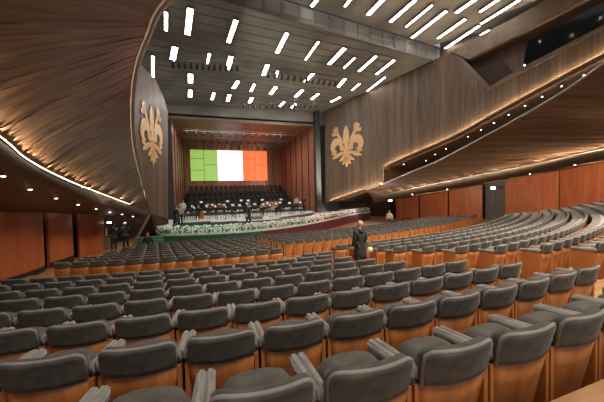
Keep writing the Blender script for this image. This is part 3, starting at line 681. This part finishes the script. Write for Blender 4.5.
ch = empty('choir_chair', label='dark choir chair on a tier at the back of the stage', cat='chair', group='choir chairs on the back tiers')
bm = bmesh.new(); box(bm, (0, 0, .43), (.46, .45, .08)); from_bm('seat', bm, M['black'], ch)
bm = bmesh.new(); box(bm, (0, -.22, .7), (.46, .05, .42)); from_bm('backrest', bm, M['choir'], ch)
bm = bmesh.new(); box(bm, (0, 0, .2), (.06, .3, .4)); from_bm('pedestal', bm, M['black'], ch)
f1 = 1
for k in range(4):
    for i in range(20):
        o = ch if f1 else copy_tree(ch); f1 = 0
        o['label'] = 'dark choir chair, %s from the left on the %s back tier' % (nth(i), nth(k)); o.location = (-.4+i*.66, 38.15+1.5*k, ZS+.9+.62*k); o.rotation_euler = (0, 0, PI)
# podium, piano bench box, timpani
pd = empty('conductor_podium', (4.9, 25.95, ZS+.28), label='small square grey conductor podium at the front of the orchestra', cat='podium')
bm = bmesh.new(); box(bm, (0, 0, .12), (1.4, 1.0, .24)); bevel(bm, .01, 1); from_bm('platform', bm, M['steelg'], pd)
bm = bmesh.new()
for x in (-.65, .65): tube(bm, (x, .45, .24), (x, .45, 1.1), .02, 6)
tube(bm, (-.65, .45, 1.1), (.65, .45, 1.1), .02, 6); from_bm('rail', bm, M['steel'], pd)
hb = empty('wooden_case', (8.6, 34.4, ZS+.55), .1, label='brown wooden instrument case among the players on the right', cat='case')
bm = bmesh.new(); box(bm, (0, 0, .45), (1.7, .7, .9)); bevel(bm, .03, 1); from_bm('body', bm, wood('case_wood', (.35, .2, .08), (.5, .3, .14), (3, 3, 3)), hb)
bm = bmesh.new(); box(bm, (0, 0, .93), (1.76, .76, .05)); from_bm('lid', bm, M['shell'], hb)
wb = empty('grey_bench', (6.837, 23.123, -2.7), .35, label='low grey bench standing at the front centre of the stage', cat='bench')
bm = bmesh.new(); box(bm, (0, 0, .42), (1.9, .5, .1)); bevel(bm, .01, 1); from_bm('seat', bm, M['steelg'], wb)
for x in (-.8, .8):
    bm = bmesh.new(); box(bm, (x, 0, .19), (.08, .45, .38)); from_bm('leg', bm, M['steelg'], wb)
for k, x in enumerate((1.6, 2.9)):
    tp = empty('kettledrum', (x, 36.0, ZS+.55), label='copper kettledrum at the back of the orchestra, the %s one' % ('left', 'right')[k], cat='drum')
    bm = bmesh.new(); blob(bm, (0, 0, .75), (.4, .4, .45), 14)
    bmesh.ops.bisect_plane(bm, geom=bm.verts[:]+bm.edges[:]+bm.faces[:], plane_co=(0, 0, .8), plane_no=(0, 0, 1), clear_outer=True); from_bm('bowl', bm, M['cello'], tp, True)
    bm = bmesh.new(); tube(bm, (0, 0, .79), (0, 0, .83), .41, 18); from_bm('drum_head', bm, M['white'], tp)
    bm = bmesh.new()
    for a in range(3): tube(bm, (.36*math.cos(a*2.1), .36*math.sin(a*2.1), .75), (.42*math.cos(a*2.1), .42*math.sin(a*2.1), 0), .02, 5)
    from_bm('leg', bm, M['steel'], tp)

# ------------------------------------------------------------ lilies: projected gold light built as raised gold shapes
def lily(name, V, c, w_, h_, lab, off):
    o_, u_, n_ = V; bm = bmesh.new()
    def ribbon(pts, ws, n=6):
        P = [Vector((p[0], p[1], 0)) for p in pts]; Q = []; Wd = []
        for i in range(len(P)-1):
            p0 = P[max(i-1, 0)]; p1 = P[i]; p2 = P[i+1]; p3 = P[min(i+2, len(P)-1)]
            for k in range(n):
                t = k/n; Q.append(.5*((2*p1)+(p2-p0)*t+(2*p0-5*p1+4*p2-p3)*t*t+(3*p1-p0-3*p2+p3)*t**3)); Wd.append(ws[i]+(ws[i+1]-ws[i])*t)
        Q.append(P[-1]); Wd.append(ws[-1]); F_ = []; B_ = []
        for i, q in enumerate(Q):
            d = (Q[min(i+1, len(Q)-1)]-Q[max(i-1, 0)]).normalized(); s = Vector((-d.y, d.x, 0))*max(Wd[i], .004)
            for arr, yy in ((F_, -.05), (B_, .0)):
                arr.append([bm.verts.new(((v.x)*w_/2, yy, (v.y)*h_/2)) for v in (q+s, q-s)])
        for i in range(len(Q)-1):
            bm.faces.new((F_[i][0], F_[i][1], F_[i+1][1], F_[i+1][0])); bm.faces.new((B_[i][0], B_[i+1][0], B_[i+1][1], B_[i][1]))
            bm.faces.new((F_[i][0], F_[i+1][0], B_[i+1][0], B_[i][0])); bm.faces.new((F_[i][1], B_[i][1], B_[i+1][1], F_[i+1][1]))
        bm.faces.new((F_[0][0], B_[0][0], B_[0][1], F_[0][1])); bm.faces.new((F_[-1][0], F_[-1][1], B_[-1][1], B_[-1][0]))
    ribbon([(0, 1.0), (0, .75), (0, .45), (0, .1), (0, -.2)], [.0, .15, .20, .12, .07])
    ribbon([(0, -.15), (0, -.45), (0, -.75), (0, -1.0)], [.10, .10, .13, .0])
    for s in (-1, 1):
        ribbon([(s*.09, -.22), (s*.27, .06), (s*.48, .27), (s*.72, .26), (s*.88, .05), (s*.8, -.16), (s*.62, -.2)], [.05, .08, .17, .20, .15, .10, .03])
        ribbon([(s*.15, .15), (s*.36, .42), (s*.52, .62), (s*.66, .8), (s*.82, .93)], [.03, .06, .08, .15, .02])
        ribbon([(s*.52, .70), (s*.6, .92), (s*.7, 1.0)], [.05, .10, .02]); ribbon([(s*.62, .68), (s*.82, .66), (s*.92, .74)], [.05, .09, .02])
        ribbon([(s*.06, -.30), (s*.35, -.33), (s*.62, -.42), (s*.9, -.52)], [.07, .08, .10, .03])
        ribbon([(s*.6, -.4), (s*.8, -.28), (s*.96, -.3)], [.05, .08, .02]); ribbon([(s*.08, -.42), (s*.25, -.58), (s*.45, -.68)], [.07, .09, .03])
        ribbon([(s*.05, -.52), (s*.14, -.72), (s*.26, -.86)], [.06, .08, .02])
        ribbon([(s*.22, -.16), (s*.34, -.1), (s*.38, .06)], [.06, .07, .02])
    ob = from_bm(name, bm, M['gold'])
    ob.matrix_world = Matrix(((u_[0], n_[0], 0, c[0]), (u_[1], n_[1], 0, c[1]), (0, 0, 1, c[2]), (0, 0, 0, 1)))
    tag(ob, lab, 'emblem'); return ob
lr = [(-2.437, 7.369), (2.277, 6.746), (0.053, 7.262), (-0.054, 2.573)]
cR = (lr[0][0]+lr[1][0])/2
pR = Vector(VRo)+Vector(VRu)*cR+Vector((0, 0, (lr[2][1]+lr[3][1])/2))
lily('projected_lily', (VRo, VRu, VRn), tuple(pR-Vector(VRn)*.01), lr[1][0]-lr[0][0], lr[2][1]-lr[3][1], 'large lily painted as projected gold light on the right wood wall beside the stage', 0)
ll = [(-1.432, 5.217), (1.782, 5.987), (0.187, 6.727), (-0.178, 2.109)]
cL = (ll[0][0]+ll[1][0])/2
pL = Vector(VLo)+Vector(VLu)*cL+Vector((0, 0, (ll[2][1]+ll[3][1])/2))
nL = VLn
lo_ = lily('projected_lily', (VLo, VLu, VLn), tuple(pL-Vector(VLn)*.01), abs(ll[1][0]-ll[0][0]), ll[2][1]-ll[3][1], 'large lily painted as projected gold light on the left wall behind the curved balcony rim', 0)

# ------------------------------------------------------------ theatre seats
def shell_y(x, z): return .13-.17*(z/.85)+.05*(x/.24)**2
def grid_slab(bm, cols, th):
    """cols: list of columns of (x,y,z); slab thickened by +y th"""
    A = [[bm.verts.new(p) for p in c] for c in cols]; B = [[bm.verts.new((p[0]*(1-.0), p[1]+th, p[2])) for p in c] for c in cols]
    n, m = len(cols), len(cols[0])
    for i in range(n-1):
        for j in range(m-1):
            bm.faces.new((A[i][j], A[i+1][j], A[i+1][j+1], A[i][j+1])); bm.faces.new((B[i][j], B[i][j+1], B[i+1][j+1], B[i+1][j]))
        bm.faces.new((A[i][0], B[i][0], B[i+1][0], A[i+1][0])); bm.faces.new((A[i][-1], A[i+1][-1], B[i+1][-1], B[i][-1]))
    for j in range(m-1):
        bm.faces.new((A[0][j], A[0][j+1], B[0][j+1], B[0][j])); bm.faces.new((A[-1][j], B[-1][j], B[-1][j+1], A[-1][j+1]))
def upper_cols(nx, nz, w_=.240, r=.055, z0=.645, z1=.85, dy=0):
    cols = []
    for i in range(nx+1):
        x = -w_*math.cos(PI*i/nx); e = abs(x)-(w_-r); zt = z1
        if e > 0: zt = z1-r+math.sqrt(max(r*r-e*e, 0))
        cols.append([(x*(.955+.045*min(1, j/nz*1.5)), shell_y(x, z0+(zt-z0)*j/nz)+dy, z0+(zt-z0)*j/nz) for j in range(nz+1)])
    return cols
def lower_cols(nx, nz, z0=.03, z1=.655, dy=0):
    cols = []
    for i in range(nx+1):
        x = -1+2*i/nx
        cols.append([((x*(.215+.022*j/nz)), shell_y(x*(.215+.022*j/nz), z0+(z1-z0)*j/nz)+dy, z0+(z1-z0)*j/nz) for j in range(nz+1)])
    return cols
def rbox(bm, c, s, r, seg=3, rx=0):
    b2 = bmesh.new(); box(b2, (0, 0, 0), s); bevel(b2, r, seg); bmesh.ops.recalc_face_normals(b2, faces=b2.faces)
    m = Matrix.Translation(c) @ Matrix.Rotation(rx, 4, 'X'); b2.transform(m)
    me = bpy.data.meshes.new('t'); b2.to_mesh(me); b2.free(); bm.from_mesh(me); bpy.data.meshes.remove(me)
def pad(bm, c, s, e=4, rx=0):
    b2 = bmesh.new(); bmesh.ops.create_uvsphere(b2, u_segments=20, v_segments=12, radius=1)
    for v in b2.verts:
        n = (abs(v.co.x)**e+abs(v.co.y)**e+abs(v.co.z)**e)**(1/e); v.co = Vector((v.co.x/n*s[0]/2, v.co.y/n*s[1]/2, v.co.z/n*s[2]/2))
    b2.transform(Matrix.Translation(c) @ Matrix.Rotation(rx, 4, 'X'))
    me = bpy.data.meshes.new('t'); b2.to_mesh(me); b2.free(); bm.from_mesh(me); bpy.data.meshes.remove(me)
def make_seat():
    e = empty('theatre_seat')
    bm = bmesh.new(); grid_slab(bm, lower_cols(10, 4), .02); from_bm('wooden_shell', bm, M['shell'], e, True)
    bm = bmesh.new(); grid_slab(bm, upper_cols(18, 6, dy=-.012), .075); o = from_bm('backrest', bm, M['velour'], e, True)
    bm = bmesh.new()      # light edge piping over the top of the back
    c = upper_cols(18, 1, dy=-.012)
    P = [c[0][0]]+[k[-1] for k in c]+[c[-1][0]]
    P = [Vector(p)+Vector((0, .012, 0)) for p in P]
    sweep(bm, P, .012, 6)
    q = from_bm('edge_piping', bm, M['velour_light'], o, True); q['label'] = 'paler top edge'
    bm = bmesh.new()
    cc = lower_cols(10, 1)
    sweep(bm, [Vector(a[1])+Vector((0, -.002, -.006)) for a in cc], .005, 4)
    q = from_bm('shell_edge', bm, M['edge'], e)
    bm = bmesh.new(); pad(bm, (0, .275, .53), (.42, .22, .42), 3.6, -.10); from_bm('seat_cushion', bm, M['velour'], e, True)
    bm = bmesh.new(); rbox(bm, (0, .135, .55), (.41, .07, .34), .03, 3, .19); from_bm('back_cushion', bm, M['velour'], e, True)
    for s in (-1, 1):
        bm = bmesh.new(); rbox(bm, (s*.2515, .275, .685), (.054, .42, .085), .014, 3, -.10); from_bm('armrest', bm, M['velour_light'], e, True)
        bm = bmesh.new(); box(bm, (s*.254, .25, .33), (.03, .38, .62)); from_bm('side_panel', bm, M['shell'], e)
    return e
def copy_seat(o):
    c = o.copy(); COL.objects.link(c)
    for a in o.children:
        d = a.copy(); COL.objects.link(d); d.parent = c
        for b in a.children:
            g = b.copy(); COL.objects.link(g); g.parent = d
    return c
# positions: list of (block, row, index, x, y, z, rot)
def arc_row(Y0, xa, xb, xphase):
    """seat centres along the row from xa to xb, one gap between seats lying at xphase"""
    def walk(x, dist):
        st = .02*(1 if dist > 0 else -1); acc = 0
        while acc < abs(dist): acc += abs(st)*math.hypot(1, slope(x, Y0)); x += st
        return x
    out = []; x = walk(xphase, PITCH/2)
    while x < xb-.2:
        if x > xa+.2: out.append(x)
        x = walk(x, PITCH)
    x = walk(xphase, -PITCH/2)
    while x > xa+.2:
        if x < xb-.2: out.append(x)
        x = walk(x, -PITCH)
    return sorted(out)
seats = []
def phase(Y0): return .435-.112*(Y0-2.1)/.9
def add(block, r, Y0, xa, xb, ph=None):
    for k, x in enumerate(arc_row(Y0, xa, xb, phase(Y0) if ph is None else ph)):
        seats.append((block, r, k, x, rowY(x, Y0), zfl(Y0), math.atan(slope(x, Y0))))
for n in range(-1, 8):
    Y0 = 2.1+.9*n; Ye = Y0+.15
    add('rear', n, Y0, (2.6 if n == 7 else -4.4) if n > 2 else -5.5, 4.94-.25*(Ye-3.17) if n < 7 else 4.6)
for n in range(-1, 10):
    Y0 = 2.1+.9*n
    xl = 7.3-.4*(Y0+.4-4.2)+(.35 if n >= 7 else 0); xr = 24.6
    add('right', n, Y0, xl, xr, xl+.02)
for k in range(9):
    Y0 = 11.1+.9*k; add('front left', k, Y0, -4.75+.2*(Y0-11.1), 3.3+.02*k)
for k in range(6):
    Y0 = 14.3+.9*k; add('front right', k, Y0, 4.2-.09*k, 25.6-.75*k, 4.22-.09*k)
def pix(p):
    v = Vector(p); c = v.dot(_F)
    if c < .2: return None
    return 302+293*v.dot(_R)/c, 201-293*v.dot(_U)/c, c
view = []
for s in seats:
    q = pix((s[3], s[4], s[5]+.8))
    if not q: continue
    if q[0] < -60-60/q[2] or q[0] > 664+60/q[2] or q[1] > 470: continue
    view.append((q[2], s, q))
view.sort(key=lambda t: t[0])
NEAR = 300
near_s = view[:NEAR]; far_s = view[NEAR:]
BR = {'rear': 'block in front of the camera', 'right': 'block right of the aisle', 'front left': 'left block near the stage', 'front right': 'right block near the stage'}
rowset = {}
for c_, s, q in near_s: rowset.setdefault((s[0], s[1]), []).append((q[0], s, q))
proto = make_seat(); firstseat = True
blk_rows = {}
for (b, r) in rowset: blk_rows.setdefault(b, []).append(r)
for b in blk_rows: blk_rows[b].sort()
for (b, r), lst in sorted(rowset.items()):
    lst.sort(key=lambda t: t[0]); ri = blk_rows[b].index(r)
    for k, (_, s, q) in enumerate(lst):
        o = proto if firstseat else copy_seat(proto); firstseat = False
        o.location = (s[3], s[4], s[5]); o.rotation_euler = (0, 0, s[6])
        look = 'grey velour seat'
        o['label'] = '%s, %s from left, %s row from camera, %s' % (look, nth(k), nth(ri), BR[b])
        o['category'] = 'theatre seat'; o['group'] = 'theatre seats in the stalls'
# far seats: one mass
def add_low(bm, s):
    b2 = bmesh.new()
    grid_slab(b2, lower_cols(4, 1), .02)
    for f_ in b2.faces: f_.material_index = 0
    n0 = len(b2.faces); grid_slab(b2, upper_cols(6, 2, dy=-.012), .075)
    b2.faces.ensure_lookup_table()
    for f_ in b2.faces[n0:]: f_.material_index = 1
    n0 = len(b2.faces)
    box(b2, (0, .30, .49), (.41, .14, .42), 0, 1)
    for sd in (-1, 1):
        box(b2, (sd*.251, .25, .675), (.053, .44, .075), 0, 2); box(b2, (sd*.254, .25, .33), (.03, .38, .62), 0, 0)
    a_ = upper_cols(6, 1)
    P = [Vector(k[-1])+Vector((0, .0, .0)) for k in a_]
    for a, b in zip(P, P[1:]):
        m_ = (a+b)/2; n1 = len(b2.faces); tube(b2, a, b, .012, 4)
        b2.faces.ensure_lookup_table()
        for f_ in b2.faces[n1:]: f_.material_index = 2
    return b2
low = add_low(None, None); bmesh.ops.recalc_face_normals(low, faces=low.faces)
lm = bpy.data.meshes.new('t'); low.to_mesh(lm); low.free()
bm = bmesh.new()
for c_, s, q in far_s:
    n0 = len(bm.verts); bm.from_mesh(lm); bm.verts.ensure_lookup_table()
    mt = Matrix.Translation((s[3], s[4], s[5])) @ Matrix.Rotation(s[6], 4, 'Z')
    for v in bm.verts[n0:]: v.co = mt @ v.co
me = bpy.data.meshes.new('theatre_seats_far'); bm.to_mesh(me); bm.free(); bpy.data.meshes.remove(lm)
tag(link('distant_theatre_seats', me, None, [M['shell'], M['velour'], M['velour_light']]), 'distant rows of grey theatre seats with orange wood backs filling the stalls', 'theatre seats', kind='stuff')
print('seats', len(seats), 'view', len(view), 'far', len(far_s), 'near cut depth', near_s[-1][0])

# ------------------------------------------------------------ balcony downlights
def downlight(p, lab, grp, power=25):
    e = empty('downlight', p, label=lab, cat='downlight', group=grp)
    bm = bmesh.new(); tube(bm, (0, 0, -.03), (0, 0, .02), .075, 12); from_bm('trim_ring', bm, M['steelg'], e)
    bm = bmesh.new(); tube(bm, (0, 0, -.045), (0, 0, -.032), .05, 12); from_bm('lens', bm, M['dl'], e)
    l = bpy.data.lights.new('downlight_lamp', 'SPOT'); l.energy = power; l.color = WARM; l.spot_size = 1.9; l.spot_blend = .6; l.shadow_soft_size = .07
    lo = bpy.data.objects.new('downlight_lamp', l); COL.objects.link(lo); lo.parent = e; lo.location = (0, 0, -.07)
def tri_hit(o, p, q):
    pass
import mathutils
from mathutils.bvhtree import BVHTree
def on_obj(objs, pix_dir):
    best = None
    for ob in objs:
        me = ob.data; t = BVHTree.FromPolygons([v.co[:] for v in me.vertices], [list(p.vertices) for p in me.polygons])
        h = t.ray_cast(Vector((0, 0, 0)), Vector(pix_dir).normalized())
        if h[0] and (best is None or h[3] < best[1]): best = (h[0], h[3])
    return best[0] if best else None
soff = [o for o in SC.objects if o.name.startswith('balcony_soffit')]
for k, dv in enumerate([(-0.611, 1.292, 0.077), (-0.526, 1.259, 0.029), (-0.444, 1.228, -0.004), (-0.374, 1.201, -0.028), (-0.317, 1.18, -0.044), (-0.273, 1.163, -0.056), (-0.235, 1.149, -0.065), (-0.2, 1.136, -0.073)]):
    h = on_obj(soff, dv)
    if h: downlight(tuple(h), 'round downlight, %s from the left under the left balcony' % words[k], 'downlights under the left balcony', 55)
for k, dv in enumerate([(0.738, 0.795, -0.015), (0.809, 0.769, -0.005), (0.887, 0.741, 0.009), (0.958, 0.716, 0.022), (1.077, 0.673, 0.041), (1.222, 0.621, 0.069)]):
    h = on_obj(soff, dv)
    if h: downlight(tuple(h), 'round downlight, %s from the left under the right balcony' % words[k], 'downlights under the right balcony', 260)
gs = [o for o in SC.objects if o.name.startswith('gallery_soffit')]
for k, dv in enumerate([(1.261, 0.618, 0.375), (1.188, 0.643, 0.339), (1.124, 0.665, 0.305), (1.069, 0.685, 0.275), (1.016, 0.703, 0.246), (0.967, 0.72, 0.218), (0.925, 0.734, 0.196), (0.883, 0.749, 0.174), (0.811, 0.774, 0.134), (0.776, 0.786, 0.116), (0.745, 0.796, 0.095), (0.674, 0.822, 0.084)]):
    h = on_obj(gs, dv)
    if h: downlight(tuple(Vector(h)+Vector((0, 0, -.02))), 'tiny downlight, %s from the right under the lily wall gallery' % words[k], 'downlights under the right gallery', 12)

# ------------------------------------------------------------ people
def skin_obj(name, V, E, Rd, mat, parent, sub=2):
    me = bpy.data.meshes.new('sk'); me.from_pydata(V, E, []); o = bpy.data.objects.new('sk', me); COL.objects.link(o)
    md = o.modifiers.new('s', 'SKIN'); md.use_smooth_shade = True
    for i, r in enumerate(Rd): me.skin_vertices[0].data[i].radius = (r, r) if not isinstance(r, tuple) else r
    me.skin_vertices[0].data[0].use_root = True
    sb = o.modifiers.new('u', 'SUBSURF'); sb.levels = sub; sb.render_levels = sub
    dg = bpy.context.evaluated_depsgraph_get(); m2 = bpy.data.meshes.new_from_object(o.evaluated_get(dg))
    bpy.data.objects.remove(o); bpy.data.meshes.remove(me); m2.name = name
    m2.materials.clear(); r_ = link(name, m2, parent, [mat])
    for p in m2.polygons: p.use_smooth = True
    return r_
def person(loc, rz, label, pose='stand', top='coat', legs='jeans', hair='hair_b', cat='person', h=1.75, long_coat=False, arms=None, hat=None):
    e = empty('person', loc, rz, label=label, cat='person'); k = h/1.75
    sit = pose == 'sit'; hz = .52 if sit else .95
    J = {'pel': (0, 0, hz), 'bel': (0, .01, hz+.2), 'che': (0, .0, hz+.42), 'nek': (0, .01, hz+.57), 'chin': (0, .03, hz+.645), 'hed': (0, .015, hz+.73), 'cro': (0, .0, hz+.80)}
    A = arms or {-1: ((-.27, -.02, hz+.2), (-.24, .12, hz-.02)), 1: ((.27, -.02, hz+.2), (.24, .12, hz-.02))}
    for s, n in ((-1, 'l'), (1, 'r')):
        J['sh'+n] = (s*.18, -.0, hz+.47); J['el'+n] = A[s][0]; J['wr'+n] = A[s][1]
        w_ = Vector(A[s][1]); d = (w_-Vector(A[s][0])).normalized(); pm = w_+d*.08; J['pa'+n] = tuple(pm)
        sd = d.cross(Vector((s, 0, 0))).normalized()
        for fi in range(4):
            q = pm+sd*(.03-.02*fi)+d*.01; J['f%d%s' % (fi, n)] = tuple(q); J['g%d%s' % (fi, n)] = tuple(q+d*(.065+.01*(fi in (1, 2)))+Vector((-s*.02, 0, 0)))
        J['t'+n] = tuple(w_+d*.03+sd*.035); J['u'+n] = tuple(w_+d*.07+sd*.06)
        J['hi'+n] = (s*.095, 0, hz-.05)
        if sit: J['kn'+n] = (s*.12, .42, hz-.02); J['an'+n] = (s*.12, .42, .09); J['to'+n] = (s*.12, .58, .04)
        elif pose == 'walk': J['kn'+n] = (s*.1, .12*s+.06, .5); J['an'+n] = (s*.1, .26*s-.02, .09); J['to'+n] = (s*.11, .26*s+.14, .04)
        else: J['kn'+n] = (s*.11, .02, .5); J['an'+n] = (s*.12, 0, .09); J['to'+n] = (s*.13, .15, .04)
    J['nos'] = (0, .10, hz+.705)
    rad = dict(pel=.13, bel=.12, che=.135, nek=.055, chin=.065, hed=.092, cro=.075, nos=.014)
    E = [('pel', 'bel'), ('bel', 'che'), ('che', 'nek'), ('nek', 'chin'), ('chin', 'hed'), ('hed', 'cro'), ('hed', 'nos')]
    for n in 'lr':
        rad.update({'sh'+n: .05, 'el'+n: .04, 'wr'+n: .026, 'pa'+n: .034, 't'+n: .014, 'u'+n: .009, 'hi'+n: .095, 'kn'+n: .06, 'an'+n: .04, 'to'+n: .032})
        E += [('che', 'sh'+n), ('sh'+n, 'el'+n), ('el'+n, 'wr'+n), ('wr'+n, 'pa'+n), ('wr'+n, 't'+n), ('t'+n, 'u'+n), ('pel', 'hi'+n), ('hi'+n, 'kn'+n), ('kn'+n, 'an'+n), ('an'+n, 'to'+n)]
        for fi in range(4): rad.update({'f%d%s' % (fi, n): .011, 'g%d%s' % (fi, n): .008}); E += [('pa'+n, 'f%d%s' % (fi, n)), ('f%d%s' % (fi, n), 'g%d%s' % (fi, n))]
    ks = ['pel']+[x for x in J if x != 'pel']; ix = {n: i for i, n in enumerate(ks)}
    sc = lambda p: tuple(v*k for v in p)
    skin_obj('body', [sc(J[n]) for n in ks], [(ix[a], ix[b]) for a, b in E], [rad[n]*k for n in ks], M['skin'], e, 1)
    def part(name, names, edges, rr, mat):
        names = list(names); id2 = {n: i for i, n in enumerate(names)}
        return skin_obj(name, [sc(J[n]) for n in names], [(id2[a], id2[b]) for a, b in edges], [r*k for r in rr], M[mat], e, 1)
    part('jacket', ['bel', 'pel', 'che', 'shl', 'shr', 'ell', 'elr', 'wrl', 'wrr'], [('bel', 'pel'), ('bel', 'che'), ('che', 'shl'), ('che', 'shr'), ('shl', 'ell'), ('shr', 'elr'), ('ell', 'wrl'), ('elr', 'wrr')], [.15, .16, .18, .105, .105, .068, .068, .045, .045], top)
    bm = bmesh.new(); tube(bm, (0, -.005*k, (hz+.46)*k), (0, .005*k, (hz+.585)*k), .15*k, 12, .068*k); from_bm('collar', bm, M[top], e, True)
    part('trousers', ['pel', 'hil', 'hir', 'knl', 'knr', 'anl', 'anr'], [('pel', 'hil'), ('pel', 'hir'), ('hil', 'knl'), ('hir', 'knr'), ('knl', 'anl'), ('knr', 'anr')], [.14, .11, .11, .08, .08, .065, .065], legs)
    for n in 'lr':
        bm = bmesh.new(); a = Vector(J['an'+n]); t = Vector(J['to'+n]); blob(bm, tuple(((a+t)/2*k).to_tuple()[:2])+(.045*k,), (.05*k, .13*k, .045*k), 10); from_bm('shoe', bm, M['black'], e, True)
    if long_coat:
        bm = bmesh.new(); rings = []
        for z, r in ((hz+.1, .17), (hz-.1, .19), (hz-.3, .215), (hz-.45, .235)):
            rings.append([bm.verts.new((r*1.15*math.cos(2*PI*i/16)*k, r*.85*math.sin(2*PI*i/16)*k, z*k)) for i in range(16)])
        for a, b in zip(rings, rings[1:]):
            for i in range(16): bm.faces.new((a[i], a[(i+1) % 16], b[(i+1) % 16], b[i]))
        bm.faces.new(rings[-1]); from_bm('coat_skirt', bm, M[top], e, True)
    bm = bmesh.new(); blob(bm, (0, -.018*k, (hz+.775)*k), (.1*k, .112*k, .1*k), 14)
    bmesh.ops.bisect_plane(bm, geom=bm.verts[:]+bm.edges[:]+bm.faces[:], plane_co=(0, .03*k, (hz+.755)*k), plane_no=(0, .8, -1), clear_outer=True); from_bm('hair', bm, M[hair], e, True)
    for s in (-1, 1):
        bm = bmesh.new(); blob(bm, (s*.034*k, .082*k, (hz+.735)*k), (.012*k,)*3, 8); from_bm('eye', bm, M['black'], e, True)
        bm = bmesh.new(); blob(bm, (s*.092*k, .0, (hz+.725)*k), (.012*k, .022*k, .032*k), 8); from_bm('ear', bm, M['skin'], e, True)
    bm = bmesh.new(); blob(bm, (0, .088*k, (hz+.67)*k), (.024*k, .01*k, .007*k), 8); from_bm('mouth', bm, M['redwall'], e, True)
    return e
mx_, my_ = 5.2, 8.6
person((mx_, my_, zfl(8.4)), .15, 'person in a long black coat with pale hair standing in the aisle among the seats', long_coat=True, hair='hair_g', h=1.68)
bg = empty('shoulder_bag', (mx_+.33, my_-.1, zfl(8.4)+.62), .15, label='pale yellow bag carried at the side of the person in the black coat', cat='bag')
bm = bmesh.new(); rbox(bm, (0, 0, .11), (.22, .1, .22), .04, 3); from_bm('bag_body', bm, plain('pale_leather', (.75, .58, .33), .5), bg, True)
bm = bmesh.new(); sweep(bm, [(-.07, 0, .2), (-.05, 0, .34), (0, 0, .38), (.05, 0, .34), (.07, 0, .2)], .008, 5); from_bm('handle', bm, M['beige'], bg)
zt = ZS
pp = (3.955, 22.898, -2.7)
person((pp[0], pp[1], ZS), PI/2-.1, 'person in dark clothes walking across the front of the stage', 'walk', 'coat', 'jeans')
pp = (-1.383, 24.268, -2.7)
person((pp[0], pp[1], ZS), -.8, 'person in a dark coat at the left end of the stage', 'walk', 'coat', 'jeans', long_coat=True)
pp = (-1.153, 25.546, -2.7)
person((pp[0], pp[1]+.4, ZS), -.4, 'person in a pale jacket standing close behind the dark coated one at left', 'stand', 'beige', 'jeans', 'hair_g')
person((-1.05, 29.6, ZS+.28), 2.6, 'person in a white shirt standing at the left edge of the orchestra', 'stand', 'shirt', 'jeans')
person((.3, 28.2, ZS+.28), 2.9, 'seated person in black behind the orange cello', 'sit', 'coat', 'jeans')
person((6.6, 30.0, ZS+.28), 2.9, 'seated person in beige in the middle of the orchestra', 'sit', 'beige', 'jeans')
person((12.0, 32.2, ZS+.28), 2.6, 'person in black standing at the right of the orchestra', 'stand', 'coat', 'jeans')
person((11.2, 32.4, ZS+.28), 2.9, 'person in a grey shirt standing at the right of the orchestra', 'stand', 'beige', 'jeans')
# left doorway, left aisle, right stalls
pp = (-5.016, 21.955, -3.365)
person((pp[0], pp[1], fz(pp[0], pp[1])), .6, 'person in black standing beside the left doorway', 'stand', 'coat', 'coat')
pp = (-4.466, 22.601, -3.525)
person((pp[0], pp[1], fz(pp[0], pp[1])), .3, 'pale haired person in dark clothes right of the doorway', 'stand', 'coat', 'coat', 'hair_g')
person((-2.8, 20.25, fz(-2.8, 19.9)-.04), PI, 'person in black with papers sitting on the steps left of the stage', 'sit', 'coat', 'coat')
pp = (18.021, 24.185, -3.233)
person((pp[0], pp[1], pp[2]-.25), 2.6, 'person in a brown top sitting high in the far right seats', 'sit', 'beige', 'jeans', 'hair_b')
# cello
cl = empty('cello', (.55, 27.35, ZS+.28), 2.9, label='orange varnished cello held by a player left of centre', cat='cello')
bm = bmesh.new()
for z, r in ((.32, .22), (.68, .17)): blob(bm, (0, 0, z), (r, .07, .2 if z < .5 else .17), 16)
box(bm, (0, 0, .5), (.24, .11, .16)); from_bm('body', bm, M['cello'], cl, True)
bm = bmesh.new(); box(bm, (0, .03, 1.02), (.04, .04, .5)); tube(bm, (0, 0, .12), (0, .0, 0), .008, 5); from_bm('neck', bm, M['black'], cl)
# stairs left of the stage and slanted post
st = empty('stage_steps', (-2.75, 19.9, fz(-2.7, 19.9)), 0, label='dark green carpeted steps rising left of the stage', cat='steps')
for k in range(5):
    bm = bmesh.new(); box(bm, (0, .32*k, .09+.18*k/2), (1.5, .32, .18+.18*k)); from_bm('step', bm, M['teal'], st)
bm = bmesh.new(); tube(bm, (-2.841, 21.874, -1.32), (-3.776, 21.079, -3.258), .09, 4); struct(from_bm('trim_7', bm, M['beam']))
bm = bmesh.new(); prism(bm, [(-2.925, 22.546, -1.292), (-2.143, 26.705, -2.094), (-2.21, 26.655, -4.09), (-2.855, 25.609, -4.188), (-4.598, 26.037, -4.109)], (.02, .3, 0)); struct(from_bm('wall_left_stage_side', bm, M['redgap']))
